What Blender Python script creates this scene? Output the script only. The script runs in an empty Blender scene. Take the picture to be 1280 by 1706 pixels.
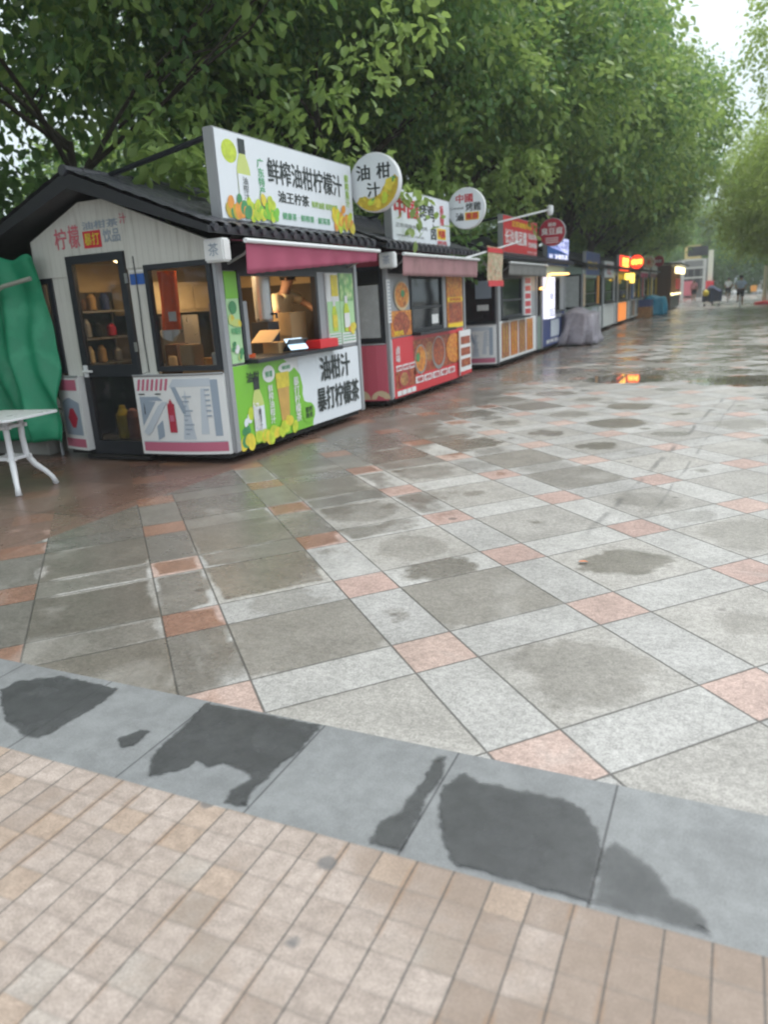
import bpy, bmesh, math, random
import numpy as np
from mathutils import Vector, Matrix

random.seed(7)
rng = np.random.default_rng(11)
R = math.radians
SC = bpy.context.scene
COL = SC.collection

# ------------------------------------------------------------------ camera, sky, sun, exposure
def make_camera():
    p, r, az = 0.27267, -0.06022, R(-25.5)
    fw = Vector((0, math.cos(p), -math.sin(p))); rt = Vector((1, 0, 0)); up = rt.cross(fw)
    rt2 = math.cos(r) * rt + math.sin(r) * up
    up2 = -math.sin(r) * rt + math.cos(r) * up
    M = Matrix((rt2, up2, -fw)).transposed().to_4x4()
    cd = bpy.data.cameras.new('camera'); co = bpy.data.objects.new('camera', cd); COL.objects.link(co)
    co.matrix_world = Matrix.Translation((4.364, -5.888, 1.43)) @ Matrix.Rotation(-az, 4, 'Z') @ M
    cd.sensor_fit = 'VERTICAL'; cd.sensor_height = 36.0; cd.lens = 1248.5 / 1706 * 36
    cd.clip_start = 0.05; cd.clip_end = 1500
    cd.dof.use_dof = True; cd.dof.focus_distance = 4.0; cd.dof.aperture_fstop = 2.0
    SC.camera = co
make_camera()

SUN_EL, SUN_AZ = 62, 35          # high and soft: overcast, wet morning
w = bpy.data.worlds.new('World'); SC.world = w; w.use_nodes = True
nt = w.node_tree; nt.nodes.clear()
sky = nt.nodes.new('ShaderNodeTexSky'); sky.sky_type = 'NISHITA'; sky.sun_disc = False
sky.sun_elevation = R(SUN_EL); sky.sun_rotation = R(SUN_AZ); sky.air_density = 1.0; sky.dust_density = 3.0
tc = nt.nodes.new('ShaderNodeTexCoord'); nz = nt.nodes.new('ShaderNodeTexNoise')
nz.inputs['Scale'].default_value = 2.2; nz.inputs['Detail'].default_value = 5
mp = nt.nodes.new('ShaderNodeMapping'); mp.inputs['Scale'].default_value = (1, 1, 2.6)
cr = nt.nodes.new('ShaderNodeMapRange'); cr.inputs['From Min'].default_value = 0.30; cr.inputs['From Max'].default_value = 0.62
cr.inputs['To Min'].default_value = 0.72; cr.inputs['To Max'].default_value = 1.0
mx = nt.nodes.new('ShaderNodeMix'); mx.data_type = 'RGBA'; mx.inputs['B'].default_value = (8.3, 9.35, 9.9, 1)
bg = nt.nodes.new('ShaderNodeBackground'); bg.inputs['Strength'].default_value = 0.10
ow = nt.nodes.new('ShaderNodeOutputWorld')
L_ = nt.links.new
L_(tc.outputs['Generated'], mp.inputs['Vector']); L_(mp.outputs['Vector'], nz.inputs['Vector'])
L_(nz.outputs['Fac'], cr.inputs['Value']); L_(cr.outputs['Result'], mx.inputs['Factor'])
gx = nt.nodes.new('ShaderNodeSeparateXYZ'); L_(tc.outputs['Generated'], gx.inputs[0])
gm = nt.nodes.new('ShaderNodeMapRange'); gm.inputs['From Min'].default_value = 0.0; gm.inputs['From Max'].default_value = 1.0; L_(gx.outputs['Z'], gm.inputs['Value'])
gc = nt.nodes.new('ShaderNodeMix'); gc.data_type = 'RGBA'; gc.inputs['A'].default_value = (3.5, 4.3, 4.7, 1); gc.inputs['B'].default_value = (12.2, 12.6, 12.8, 1)
L_(gm.outputs['Result'], gc.inputs['Factor']); L_(gc.outputs['Result'], mx.inputs['B'])
L_(sky.outputs['Color'], mx.inputs['A']); L_(mx.outputs['Result'], bg.inputs['Color']); L_(bg.outputs['Background'], ow.inputs['Surface'])

sd = bpy.data.lights.new('sun', 'SUN'); sd.energy = 1.0; sd.angle = R(25); sd.color = (1, 0.97, 0.93)
so = bpy.data.objects.new('sun', sd); COL.objects.link(so)
so.rotation_euler = Vector((math.sin(R(SUN_AZ)) * math.cos(R(SUN_EL)), math.cos(R(SUN_AZ)) * math.cos(R(SUN_EL)), math.sin(R(SUN_EL)))).to_track_quat('Z', 'Y').to_euler()

vs = SC.view_settings; SC.display_settings.display_device = 'sRGB'
vs.view_transform = 'Standard'; vs.look = 'None'; vs.gamma = 1; vs.use_curve_mapping = False; vs.exposure = 0.93
SC.cycles.filter_width = 2.0
SC.cycles.max_bounces = 6; SC.cycles.diffuse_bounces = 3; SC.cycles.glossy_bounces = 3
SC.cycles.transmission_bounces = 4; SC.cycles.transparent_max_bounces = 8
SC.cycles.caustics_reflective = False; SC.cycles.caustics_refractive = False
SC.cycles.sample_clamp_indirect = 4.0

# ------------------------------------------------------------------ node helper
class S:
    """socket or number with arithmetic, building Math nodes"""
    def __init__(s, t, v): s.t = t; s.v = v
    def _m(s, op, *o, clamp=False):
        n = s.t.nodes.new('ShaderNodeMath'); n.operation = op; n.use_clamp = clamp
        for k, x in enumerate((s,) + o):
            x = x.v if isinstance(x, S) else x
            if isinstance(x, (int, float)): n.inputs[k].default_value = x
            else: s.t.links.new(x, n.inputs[k])
        return S(s.t, n.outputs[0])
    def __add__(s, o): return s._m('ADD', o)
    def __radd__(s, o): return s._m('ADD', o)
    def __sub__(s, o): return s._m('SUBTRACT', o)
    def __rsub__(s, o): return S(s.t, o)._m('SUBTRACT', s)
    def __mul__(s, o): return s._m('MULTIPLY', o)
    def __rmul__(s, o): return s._m('MULTIPLY', o)
    def abs(s): return s._m('ABSOLUTE')
    def round(s): return s._m('ROUND')
    def floor(s): return s._m('FLOOR')
    def sign(s): return s._m('SIGN')
    def sqrt(s): return s._m('SQRT')
    def lt(s, o): return s._m('LESS_THAN', o)
    def gt(s, o): return s._m('GREATER_THAN', o)
    def mn(s, o): return s._m('MINIMUM', o)
    def mxx(s, o): return s._m('MAXIMUM', o)
    def clamp(s): return s._m('ADD', 0.0, clamp=True)
    def ss(s, a, b):
        n = s.t.nodes.new('ShaderNodeMapRange'); n.interpolation_type = 'SMOOTHSTEP'
        n.inputs['From Min'].default_value = a; n.inputs['From Max'].default_value = b
        s.t.links.new(s.v, n.inputs['Value']); return S(s.t, n.outputs['Result'])

class NT:
    def __init__(s, name):
        s.m = bpy.data.materials.new(name); s.m.use_nodes = True; s.t = s.m.node_tree
        s.b = s.t.nodes['Principled BSDF']; s.out = s.t.nodes['Material Output']
    def pos(s):
        g = s.t.nodes.new('ShaderNodeNewGeometry'); x = s.t.nodes.new('ShaderNodeSeparateXYZ')
        s.t.links.new(g.outputs['Position'], x.inputs[0]); s.P = g.outputs['Position']
        return [S(s.t, x.outputs[k]) for k in range(3)]
    def objpos(s):
        g = s.t.nodes.new('ShaderNodeTexCoord'); return g.outputs['Object']
    def vec(s, x, y, z=0.0):
        n = s.t.nodes.new('ShaderNodeCombineXYZ')
        for k, q in enumerate((x, y, z)):
            q = q.v if isinstance(q, S) else q
            if isinstance(q, (int, float)): n.inputs[k].default_value = q
            else: s.t.links.new(q, n.inputs[k])
        return n.outputs[0]
    def noise(s, v, scale, detail=3, rough=0.55, dist=0.0, out='Fac'):
        n = s.t.nodes.new('ShaderNodeTexNoise'); n.inputs['Scale'].default_value = scale
        n.inputs['Detail'].default_value = detail; n.inputs['Roughness'].default_value = rough; n.inputs['Distortion'].default_value = dist
        if v is not None: s.t.links.new(v, n.inputs['Vector'])
        return S(s.t, n.outputs[out])
    def voro(s, v, scale, out='Distance'):
        n = s.t.nodes.new('ShaderNodeTexVoronoi'); n.inputs['Scale'].default_value = scale
        if v is not None: s.t.links.new(v, n.inputs['Vector'])
        return S(s.t, n.outputs[out])
    def white(s, v):
        n = s.t.nodes.new('ShaderNodeTexWhiteNoise'); s.t.links.new(v, n.inputs['Vector']); return S(s.t, n.outputs['Value'])
    def mix(s, f, a, b, mode='MIX'):
        n = s.t.nodes.new('ShaderNodeMix'); n.data_type = 'RGBA'; n.blend_type = mode
        for key, q in (('Factor', f), ('A', a), ('B', b)):
            i = [z for z in n.inputs if z.name == key and (z.type == ('VALUE' if key == 'Factor' else 'RGBA'))][0]
            q = q.v if isinstance(q, S) else q
            if isinstance(q, (int, float)): i.default_value = q if key == 'Factor' else (q, q, q, 1)
            elif isinstance(q, tuple): i.default_value = (q[0], q[1], q[2], 1)
            else: s.t.links.new(q, i)
        return [z for z in n.outputs if z.type == 'RGBA'][0]
    def setc(s, key, q):
        i = s.b.inputs[key]; q = q.v if isinstance(q, S) else q
        if isinstance(q, (int, float)): i.default_value = q
        elif isinstance(q, tuple): i.default_value = (q[0], q[1], q[2], 1)
        else: s.t.links.new(q, i)
    def bump(s, h, strength=0.3, dist=0.01):
        n = s.t.nodes.new('ShaderNodeBump'); n.inputs['Strength'].default_value = strength; n.inputs['Distance'].default_value = dist
        s.t.links.new(h.v, n.inputs['Height']); s.t.links.new(n.outputs[0], s.b.inputs['Normal'])

def mat(name, col, rough=0.5, metal=0.0, var=0.12, scale=6.0, spec=0.5, grime=0.0, bump=0.0, bscale=60):
    """painted / plain surface with slight procedural mottling and dirt"""
    t = NT(name); v = t.objpos()
    n = t.noise(v, scale, 4)
    c = t.mix((n - 0.5) * (2 * var) + 0.5, tuple(x * (1 - var) for x in col), tuple(min(1, x * (1 + var)) for x in col))
    if grime:
        g = t.noise(v, 2.3, 6, 0.7)
        c = t.mix(g.ss(0.5, 0.8) * grime, c, (0.09, 0.08, 0.065))
    t.setc('Base Color', c); t.setc('Metallic', metal)
    t.setc('Roughness', (n - 0.5) * 0.2 + rough); t.b.inputs['Specular IOR Level'].default_value = spec
    if bump: t.bump(t.noise(v, bscale, 3), bump, 0.01)
    return t.m
def emis(name, col, s, base=(0.6, 0.6, 0.6)):
    t = NT(name); t.setc('Base Color', base); t.b.inputs['Emission Color'].default_value = (*col, 1); t.b.inputs['Emission Strength'].default_value = s
    return t.m
def glassm(name, tint=(0.75, 0.8, 0.8), alpha=0.25, rough=0.04):
    """thin pane: clear film over a reflective coat"""
    t = NT(name); t.setc('Base Color', (0.02, 0.025, 0.03)); t.setc('Roughness', rough); t.b.inputs['Alpha'].default_value = alpha
    t.b.inputs['Specular IOR Level'].default_value = 0.8
    return t.m

M = {}
M['white_clad'] = mat('white cladding', (0.50, 0.50, 0.47), 0.5, grime=0.25)
def clad(name, col):
    t = NT(name); v = t.objpos(); g = t.t.nodes.new('ShaderNodeMapping'); g.inputs['Scale'].default_value = (9, 9, 0.7); t.t.links.new(v, g.inputs[0])
    n = t.noise(g.outputs[0], 1.6, 5, 0.65); m_ = t.noise(v, 3.0, 5, 0.65)
    c = t.mix(m_, tuple(x*0.9 for x in col), tuple(x*1.06 for x in col)); c = t.mix(n.ss(0.50, 0.72)*0.34, c, (0.20, 0.185, 0.15))
    sx = t.t.nodes.new('ShaderNodeSeparateXYZ'); t.t.links.new(v, sx.inputs[0]); X, Y, Z = [S(t.t, sx.outputs[k]) for k in range(3)]
    c = t.mix((1 - Z.ss(0.1, 0.7))*m_.ss(0.35, 0.6)*0.35, c, (0.16, 0.14, 0.11))
    gr = (((X + Y)*14.0)._m('FRACT') - 0.5).abs(); gv = 1 - gr.ss(0.02, 0.06); c = t.mix(gv*0.25, c, (0.2, 0.19, 0.17))
    t.setc('Base Color', c); t.setc('Roughness', (n - 0.5)*0.2 + 0.5); t.bump(1 - gv, 0.4, 0.004); return t.m
def tarp(name, col, scale=2.2):
    t = NT(name); v = t.objpos(); w_ = t.noise(v, 3.0, 3, 0.6, out='Color'); ad = t.t.nodes.new('ShaderNodeVectorMath'); ad.operation = 'ADD'
    sc_ = t.t.nodes.new('ShaderNodeVectorMath'); sc_.operation = 'SCALE'; sc_.inputs['Scale'].default_value = 0.35; t.t.links.new(w_.v, sc_.inputs[0]); t.t.links.new(v, ad.inputs[0]); t.t.links.new(sc_.outputs[0], ad.inputs[1])
    vo = t.t.nodes.new('ShaderNodeTexVoronoi'); vo.feature = 'DISTANCE_TO_EDGE'; vo.inputs['Scale'].default_value = scale; t.t.links.new(ad.outputs[0], vo.inputs['Vector']); cr_ = S(t.t, vo.outputs['Distance']).ss(0.0, 0.12)
    n = t.noise(v, 5, 5, 0.65); d = t.noise(v, 1.7, 6, 0.7)
    c = t.mix(n, tuple(x*0.78 for x in col), tuple(x*1.15 for x in col)); c = t.mix(d.ss(0.5, 0.75)*0.15, c, tuple(0.06+x*0.5 for x in col)); c = t.mix((1 - cr_)*0.25, c, tuple(min(1, x*1.5+0.05) for x in col))
    t.setc('Base Color', c); t.setc('Roughness', (n - 0.5)*0.3 + 0.5); t.bump(cr_*0.25 + n*0.5 + t.noise(v, 22, 3)*0.2, 0.4, 0.02); return t.m
M['white'] = mat('white paint', (0.74, 0.75, 0.75), 0.4, var=0.05, grime=0.12)
M['sign_white'] = mat('sign white', (0.72, 0.77, 0.82), 0.35, var=0.04)
M['grey_metal'] = mat('grey aluminium', (0.36, 0.37, 0.39), 0.42, 0.35, var=0.08)
M['dark_metal'] = mat('dark frame', (0.018, 0.021, 0.028), 0.4, var=0.2)
M['black'] = mat('black rubber', (0.012, 0.012, 0.013), 0.7)
M['roof'] = mat('dark roof tile', (0.050, 0.053, 0.066), 0.42, var=0.35, scale=9, grime=0.15, bump=0.3)
M['roof_trim'] = mat('roof trim', (0.018, 0.019, 0.024), 0.5)
M['maroon'] = mat('faded maroon canvas', (0.40, 0.085, 0.15), 0.8, var=0.16, scale=5, bump=0.2, bscale=200)
M['pink_canvas'] = mat('dirty pink canvas', (0.36, 0.20, 0.21), 0.85, var=0.3, scale=4, grime=0.8)
M['grey_canvas'] = mat('grey canvas', (0.20, 0.20, 0.19), 0.85, var=0.3, grime=0.5)
M['pink_wall'] = mat('pink kiosk paint', (0.52, 0.085, 0.13), 0.35, var=0.08, grime=0.1)
M['dark_pink_wall'] = mat('crimson kiosk paint', (0.34, 0.04, 0.07), 0.4, var=0.1)
M['mint'] = mat('mint kiosk paint', (0.33, 0.44, 0.38), 0.45, var=0.08, grime=0.3)
M['brown_wood'] = mat('brown boards', (0.13, 0.07, 0.045), 0.6, var=0.3)
M['green_grass'] = mat('lime green print', (0.20, 0.52, 0.045), 0.35, var=0.1)
M['pale_green'] = mat('pale green print', (0.42, 0.66, 0.36), 0.35, var=0.3, scale=5)
M['lime'] = mat('lime fruit print', (0.50, 0.62, 0.05), 0.35, var=0.5, scale=14)
M['lemon'] = mat('lemon print', (0.74, 0.58, 0.06), 0.35, var=0.45, scale=14)
M['lemon_shade'] = mat('shaded lemon print', (0.52, 0.38, 0.03), 0.35, var=0.4, scale=14)
M['orange_fruit'] = mat('orange fruit print', (0.75, 0.30, 0.05), 0.35, var=0.4, scale=14)
M['leaf_print'] = mat('leaf print', (0.06, 0.26, 0.10), 0.35, var=0.4, scale=12)
M['ink'] = mat('black lettering', (0.025, 0.035, 0.035), 0.4)
M['ink_green'] = mat('green lettering', (0.10, 0.42, 0.18), 0.4)
M['ink_lime'] = mat('lime lettering', (0.33, 0.55, 0.08), 0.4)
M['ink_red'] = mat('red lettering', (0.55, 0.03, 0.05), 0.4)
M['ink_pink'] = mat('pink lettering', (0.60, 0.16, 0.20), 0.4)
M['ink_white'] = mat('white lettering', (0.8, 0.8, 0.8), 0.4)
M['ink_yellow'] = mat('yellow lettering', (0.85, 0.60, 0.03), 0.4)
M['red_print'] = mat('red print', (0.60, 0.035, 0.05), 0.35, var=0.1)
M['crimson_print'] = mat('crimson print', (0.42, 0.03, 0.06), 0.35, var=0.1)
M['rose_print'] = mat('rose stripe', (0.52, 0.14, 0.22), 0.4)
M['blue_print'] = mat('blue print', (0.035, 0.12, 0.42), 0.35)
M['navy_print'] = mat('navy print', (0.04, 0.065, 0.20), 0.35, var=0.2)
M['slate_print'] = mat('slate blue print', (0.30, 0.36, 0.44), 0.4, var=0.15)
M['pale_print'] = mat('pale blue print', (0.52, 0.57, 0.63), 0.4, var=0.1)
M['tea'] = mat('iced tea print', (0.55, 0.34, 0.09), 0.35, var=0.35, scale=9)
M['juice'] = mat('pale juice print', (0.56, 0.64, 0.20), 0.35, var=0.2)
M['cardboard'] = mat('cardboard', (0.42, 0.27, 0.13), 0.8, var=0.12)
M['cream'] = mat('cream panel', (0.62, 0.50, 0.32), 0.6, var=0.08)
M['steel'] = mat('brushed steel', (0.45, 0.45, 0.45), 0.3, 0.8)
M['red_plastic'] = mat('red plastic', (0.65, 0.02, 0.03), 0.35)
M['orange_plastic'] = mat('orange cloth', (0.85, 0.13, 0.03), 0.55)
M['white_plastic'] = mat('white plastic', (0.70, 0.72, 0.74), 0.3, var=0.04)
M['white_clad'] = clad('white cladding', (0.62, 0.62, 0.58)); M['tarp_green'] = tarp('green tarpaulin', (0.010, 0.25, 0.125), 1.8)
M['tarp_lav'] = tarp('grey lavender tarpaulin', (0.29, 0.27, 0.31), 2.6)
M['tarp_blue'] = tarp('blue tarpaulin', (0.015, 0.24, 0.40), 2.2)
M['plastic_sheet'] = mat('cloudy plastic sheet', (0.48, 0.50, 0.50), 0.25, var=0.35, scale=8)
M['rope'] = mat('grey rope', (0.30, 0.31, 0.27), 0.8)
M['skin'] = mat('skin', (0.45, 0.25, 0.17), 0.55)
M['hair'] = mat('black hair', (0.012, 0.010, 0.010), 0.5)
M['shirt_cream'] = mat('cream shirt', (0.80, 0.70, 0.48), 0.8)
M['shirt_blue'] = mat('pale blue shirt', (0.50, 0.60, 0.80), 0.8)
M['shirt_white'] = mat('white shirt', (0.75, 0.75, 0.78), 0.8)
M['shirt_pink'] = mat('pink shirt', (0.62, 0.25, 0.28), 0.8)
M['shorts'] = mat('dark shorts', (0.03, 0.03, 0.04), 0.8)
M['denim'] = mat('dark blue cloth', (0.04, 0.055, 0.11), 0.8, var=0.3)
M['bark'] = mat('bark', (0.045, 0.036, 0.028), 0.9, var=0.4, scale=12, bump=0.8, bscale=14)
M['concrete'] = mat('concrete', (0.34, 0.33, 0.31), 0.8, var=0.15)
M['grey_wall'] = mat('grey wall', (0.20, 0.205, 0.20), 0.8, var=0.2)
M['yellow_wall'] = mat('yellow wall', (0.62, 0.50, 0.22), 0.7)
M['cream_wall'] = mat('cream tile', (0.62, 0.62, 0.50), 0.7)
M['warm_wall'] = mat('warm inner wall', (0.62, 0.48, 0.28), 0.6)
M['dark_lining'] = mat('dark greasy lining', (0.085, 0.065, 0.048), 0.6, var=0.4)  # dark colour paints in the dimness inside the kiosks
M['glass'] = glassm('window glass', alpha=0.30)
M['glass_door'] = glassm('door glass', alpha=0.48)
M['glass_dark'] = glassm('dark window glass', alpha=0.72)
M['lamp_warm'] = emis('warm lamp', (1, 0.72, 0.36), 9)
M['lamp_white'] = emis('white light box', (0.82, 0.82, 1.0), 0.62, (0.5,0.5,0.55))
M['screen'] = emis('blue screen', (0.45, 0.72, 0.95), 0.7)
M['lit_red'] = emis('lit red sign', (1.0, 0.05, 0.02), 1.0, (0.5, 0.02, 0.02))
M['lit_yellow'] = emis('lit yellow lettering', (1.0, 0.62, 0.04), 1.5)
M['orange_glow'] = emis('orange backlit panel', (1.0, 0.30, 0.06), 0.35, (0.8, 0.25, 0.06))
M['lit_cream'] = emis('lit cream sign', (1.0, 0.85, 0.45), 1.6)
M['lit_orange'] = emis('orange light strip', (1.0, 0.50, 0.10), 1.8)

def foodmat(name, a, b, c, scale=9):
    t = NT(name); v = t.objpos()
    n = t.noise(v, scale, 5, 0.65, 1.2); k = t.voro(v, scale * 1.7)
    col = t.mix(n.ss(0.38, 0.62), a, b); col = t.mix(k.ss(0.1, 0.75) * 0.75, col, c)
    d = t.noise(v, scale * 0.5, 2); col = t.mix(d.ss(0.55, 0.75) * 0.6, col, (0.05, 0.012, 0.01))
    t.setc('Base Color', col); t.setc('Roughness', 0.35); return t.m
M['food_red'] = foodmat('red braised food print', (0.42, 0.06, 0.025), (0.60, 0.20, 0.07), (0.16, 0.02, 0.015), 13)
M['food_orange'] = foodmat('orange fried food print', (0.78, 0.26, 0.03), (0.80, 0.45, 0.07), (0.42, 0.08, 0.02), 12)
M['food_brown'] = foodmat('skewer food print', (0.42, 0.18, 0.07), (0.68, 0.42, 0.15), (0.20, 0.06, 0.03), 14)
M['menu_mix'] = foodmat('menu print', (0.70, 0.62, 0.50), (0.62, 0.22, 0.16), (0.30, 0.32, 0.16), 10)
M['leaf_mix'] = foodmat('green poster print', (0.40, 0.62, 0.22), (0.62, 0.72, 0.40), (0.10, 0.34, 0.12), 8)

# ------------------------------------------------------------------ mesh builder
class MB:
    def __init__(s): s.v = []; s.f = []; s.mi = []; s.cm = 0
    def add(s, vs, fs):
        o = len(s.v); s.v += [tuple(q) for q in vs]; s.f += [tuple(i + o for i in f) for f in fs]; s.mi += [s.cm] * len(fs); return s
    def box(s, x0, x1, y0, y1, z0, z1):
        return s.add([(x0,y0,z0),(x1,y0,z0),(x1,y1,z0),(x0,y1,z0),(x0,y0,z1),(x1,y0,z1),(x1,y1,z1),(x0,y1,z1)],
                     [(0,3,2,1),(4,5,6,7),(0,1,5,4),(1,2,6,5),(2,3,7,6),(3,0,4,7)])
    def obox(s, c, U, V, W):
        c, U, V, W = map(Vector, (c, U, V, W)); vs = []
        for k in (-1, 1):
            for a, b in ((-1,-1),(1,-1),(1,1),(-1,1)): vs.append(c + a*U + b*V + k*W)
        return s.add(vs, [(0,3,2,1),(4,5,6,7),(0,1,5,4),(1,2,6,5),(2,3,7,6),(3,0,4,7)])
    def tube(s, pts, r, n=10, cap=True):
        pts = [Vector(p) for p in pts]; rr = r if isinstance(r, (list, tuple)) else [r] * len(pts)
        rings = []; o = len(s.v); ref = None
        for i, p in enumerate(pts):
            d = (pts[min(i+1, len(pts)-1)] - pts[max(i-1, 0)]).normalized()
            if ref is None: ref = Vector((0,0,1)) if abs(d.z) < 0.9 else Vector((1,0,0))
            a = d.cross(ref).normalized(); b = a.cross(d).normalized(); ref = b
            for k in range(n):
                t = 2*math.pi*k/n; s.v.append(tuple(p + rr[i]*(math.cos(t)*a + math.sin(t)*b)))
        for i in range(len(pts)-1):
            for k in range(n):
                s.f.append((o+i*n+k, o+i*n+(k+1)%n, o+(i+1)*n+(k+1)%n, o+(i+1)*n+k)); s.mi.append(s.cm)
        if cap:
            s.f.append(tuple(o+k for k in range(n))[::-1]); s.mi.append(s.cm)
            s.f.append(tuple(o+(len(pts)-1)*n+k for k in range(n))); s.mi.append(s.cm)
        return s
    def lathe(s, c, prof, n=20, axis='z'):
        """prof: list of (radius, height)"""
        o = len(s.v); c = Vector(c)
        for r, h in prof:
            for k in range(n):
                t = 2*math.pi*k/n; a, b = r*math.cos(t), r*math.sin(t)
                q = (a, b, h) if axis == 'z' else ((h, a, b) if axis == 'x' else (b, h, a))
                s.v.append(tuple(c + Vector(q)))
        for i in range(len(prof)-1):
            for k in range(n):
                s.f.append((o+i*n+k, o+i*n+(k+1)%n, o+(i+1)*n+(k+1)%n, o+(i+1)*n+k)); s.mi.append(s.cm)
        s.f.append(tuple(o+k for k in range(n))[::-1]); s.mi.append(s.cm)
        s.f.append(tuple(o+(len(prof)-1)*n+k for k in range(n))); s.mi.append(s.cm)
        return s
    def grid(s, fn, nu, nv):
        o = len(s.v)
        for i in range(nu+1):
            for j in range(nv+1): s.v.append(tuple(fn(i/nu, j/nv)))
        for i in range(nu):
            for j in range(nv):
                a = o+i*(nv+1)+j; s.f.append((a, a+nv+1, a+nv+2, a+1)); s.mi.append(s.cm)
        return s
    def mesh(s, name, mats):
        me = bpy.data.meshes.new(name); me.from_pydata(s.v, [], s.f)
        for m in (mats if isinstance(mats, (list, tuple)) else [mats]): me.materials.append(M[m] if isinstance(m, str) else m)
        me.polygons.foreach_set('material_index', s.mi); me.update(); return me
    def build(s, name, mats, parent=None, bevel=0.0, smooth=False, loc=None, solid=0.0):
        if loc is not None: s.v = [(a-loc[0], b-loc[1], c-loc[2]) for a, b, c in s.v]
        me = s.mesh(name, mats)
        bm = bmesh.new(); bm.from_mesh(me)
        if solid:
            bmesh.ops.recalc_face_normals(bm, faces=bm.faces); bmesh.ops.solidify(bm, geom=bm.faces[:], thickness=solid)
        bmesh.ops.recalc_face_normals(bm, faces=bm.faces)
        if bevel:
            es = [e for e in bm.edges if len(e.link_faces) == 2 and e.calc_face_angle(0) > 0.6]
            bmesh.ops.bevel(bm, geom=es, offset=bevel, segments=2, affect='EDGES', clamp_overlap=True)
        bm.to_mesh(me); bm.free()
        if smooth: me.polygons.foreach_set('use_smooth', [True]*len(me.polygons)); me.update()
        o = bpy.data.objects.new(name, me); COL.objects.link(o); o.parent = parent
        if loc is not None: o.location = loc
        return o
def empty(name, loc=(0,0,0), rz=0):
    o = bpy.data.objects.new(name, None); COL.objects.link(o); o.location = loc; o.rotation_euler = (0,0,rz); o.empty_display_size = 0.2; return o
def tag(o, label=None, cat=None, group=None, kind=None):
    if label: o['label'] = label
    if cat: o['category'] = cat
    if group: o['group'] = group
    if kind: o['kind'] = kind
    return o
def copy_tree(o, parent=None):
    c = o.copy(); COL.objects.link(c); c.parent = parent
    for ch in o.children: copy_tree(ch, c)
    return c

# flat printing plane: u to the reader's right, v up, n towards the reader
class PL:
    def __init__(s, o, U, V): s.o = Vector(o); s.U = Vector(U).normalized(); s.V = Vector(V).normalized(); s.N = s.U.cross(s.V)
    def p(s, u, v, k=1): return s.o + u*s.U + v*s.V + s.N*(0.0035*k)
    def sub(s, u, v): q = PL(s.o + u*s.U + v*s.V, s.U, s.V); return q
def poly(mb, pl, pts, k=1, mi=0):
    mb.cm = mi; mb.add([pl.p(u, v, k) for u, v in pts], [tuple(range(len(pts)))])
def rect(mb, pl, u0, u1, v0, v1, k=1, mi=0): poly(mb, pl, [(u0,v0),(u1,v0),(u1,v1),(u0,v1)], k, mi)
def ell(mb, pl, u, v, a, b, k=1, mi=0, n=28, rot=0.0):
    poly(mb, pl, [(u + a*math.cos(t)*math.cos(rot) - b*math.sin(t)*math.sin(rot), v + a*math.cos(t)*math.sin(rot) + b*math.sin(t)*math.cos(rot)) for t in (2*math.pi*i/n for i in range(n))], k, mi)
_tc = {}
def text_mesh(body, bold=0.0):
    key = body
    if key in _tc: return _tc[key]
    c = bpy.data.curves.new('lettering', 'FONT'); c.body = body; c.size = 1; c.resolution_u = 2; c.align_x = 'LEFT'; c.space_line = 0.95
    o = bpy.data.objects.new('lettering', c); COL.objects.link(o)
    dg = bpy.context.evaluated_depsgraph_get(); dg.update()
    me = bpy.data.meshes.new_from_object(o.evaluated_get(dg))
    vs = [(v.co.x, v.co.y) for v in me.vertices]; fs = [tuple(p.vertices) for p in me.polygons]
    bpy.data.objects.remove(o); bpy.data.curves.remove(c); bpy.data.meshes.remove(me)
    _tc[key] = (vs, fs); return _tc[key]
def text(mb, pl, body, u0, u1, v0, v1, k=2, mi=0, bold=0.02, keep=False, vertical=False, bend=None):
    if vertical: body = '\n'.join(body)
    vs, fs = text_mesh(body)
    if not vs: return
    xs = [a for a, b in vs]; ys = [b for a, b in vs]; x0, x1, y0, y1 = min(xs), max(xs), min(ys), max(ys)
    su = (u1-u0)/max(x1-x0, 1e-6); sv = (v1-v0)/max(y1-y0, 1e-6)
    mb.cm = mi
    w_ = bold*0.8
    offs = [(0,0)] if bold < 0.012 else [(-w_,-w_*.6),(w_,-w_*.6),(-w_,w_*.6),(w_,w_*.6)]
    for q, (da, db) in enumerate(offs):
        P = [(u0+(a-x0+da)*su, v0+(b-y0+db)*sv) for a, b in vs]
        mb.add([pl.p(u, v, k + 0.12*q) for u, v in P], fs)

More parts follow.
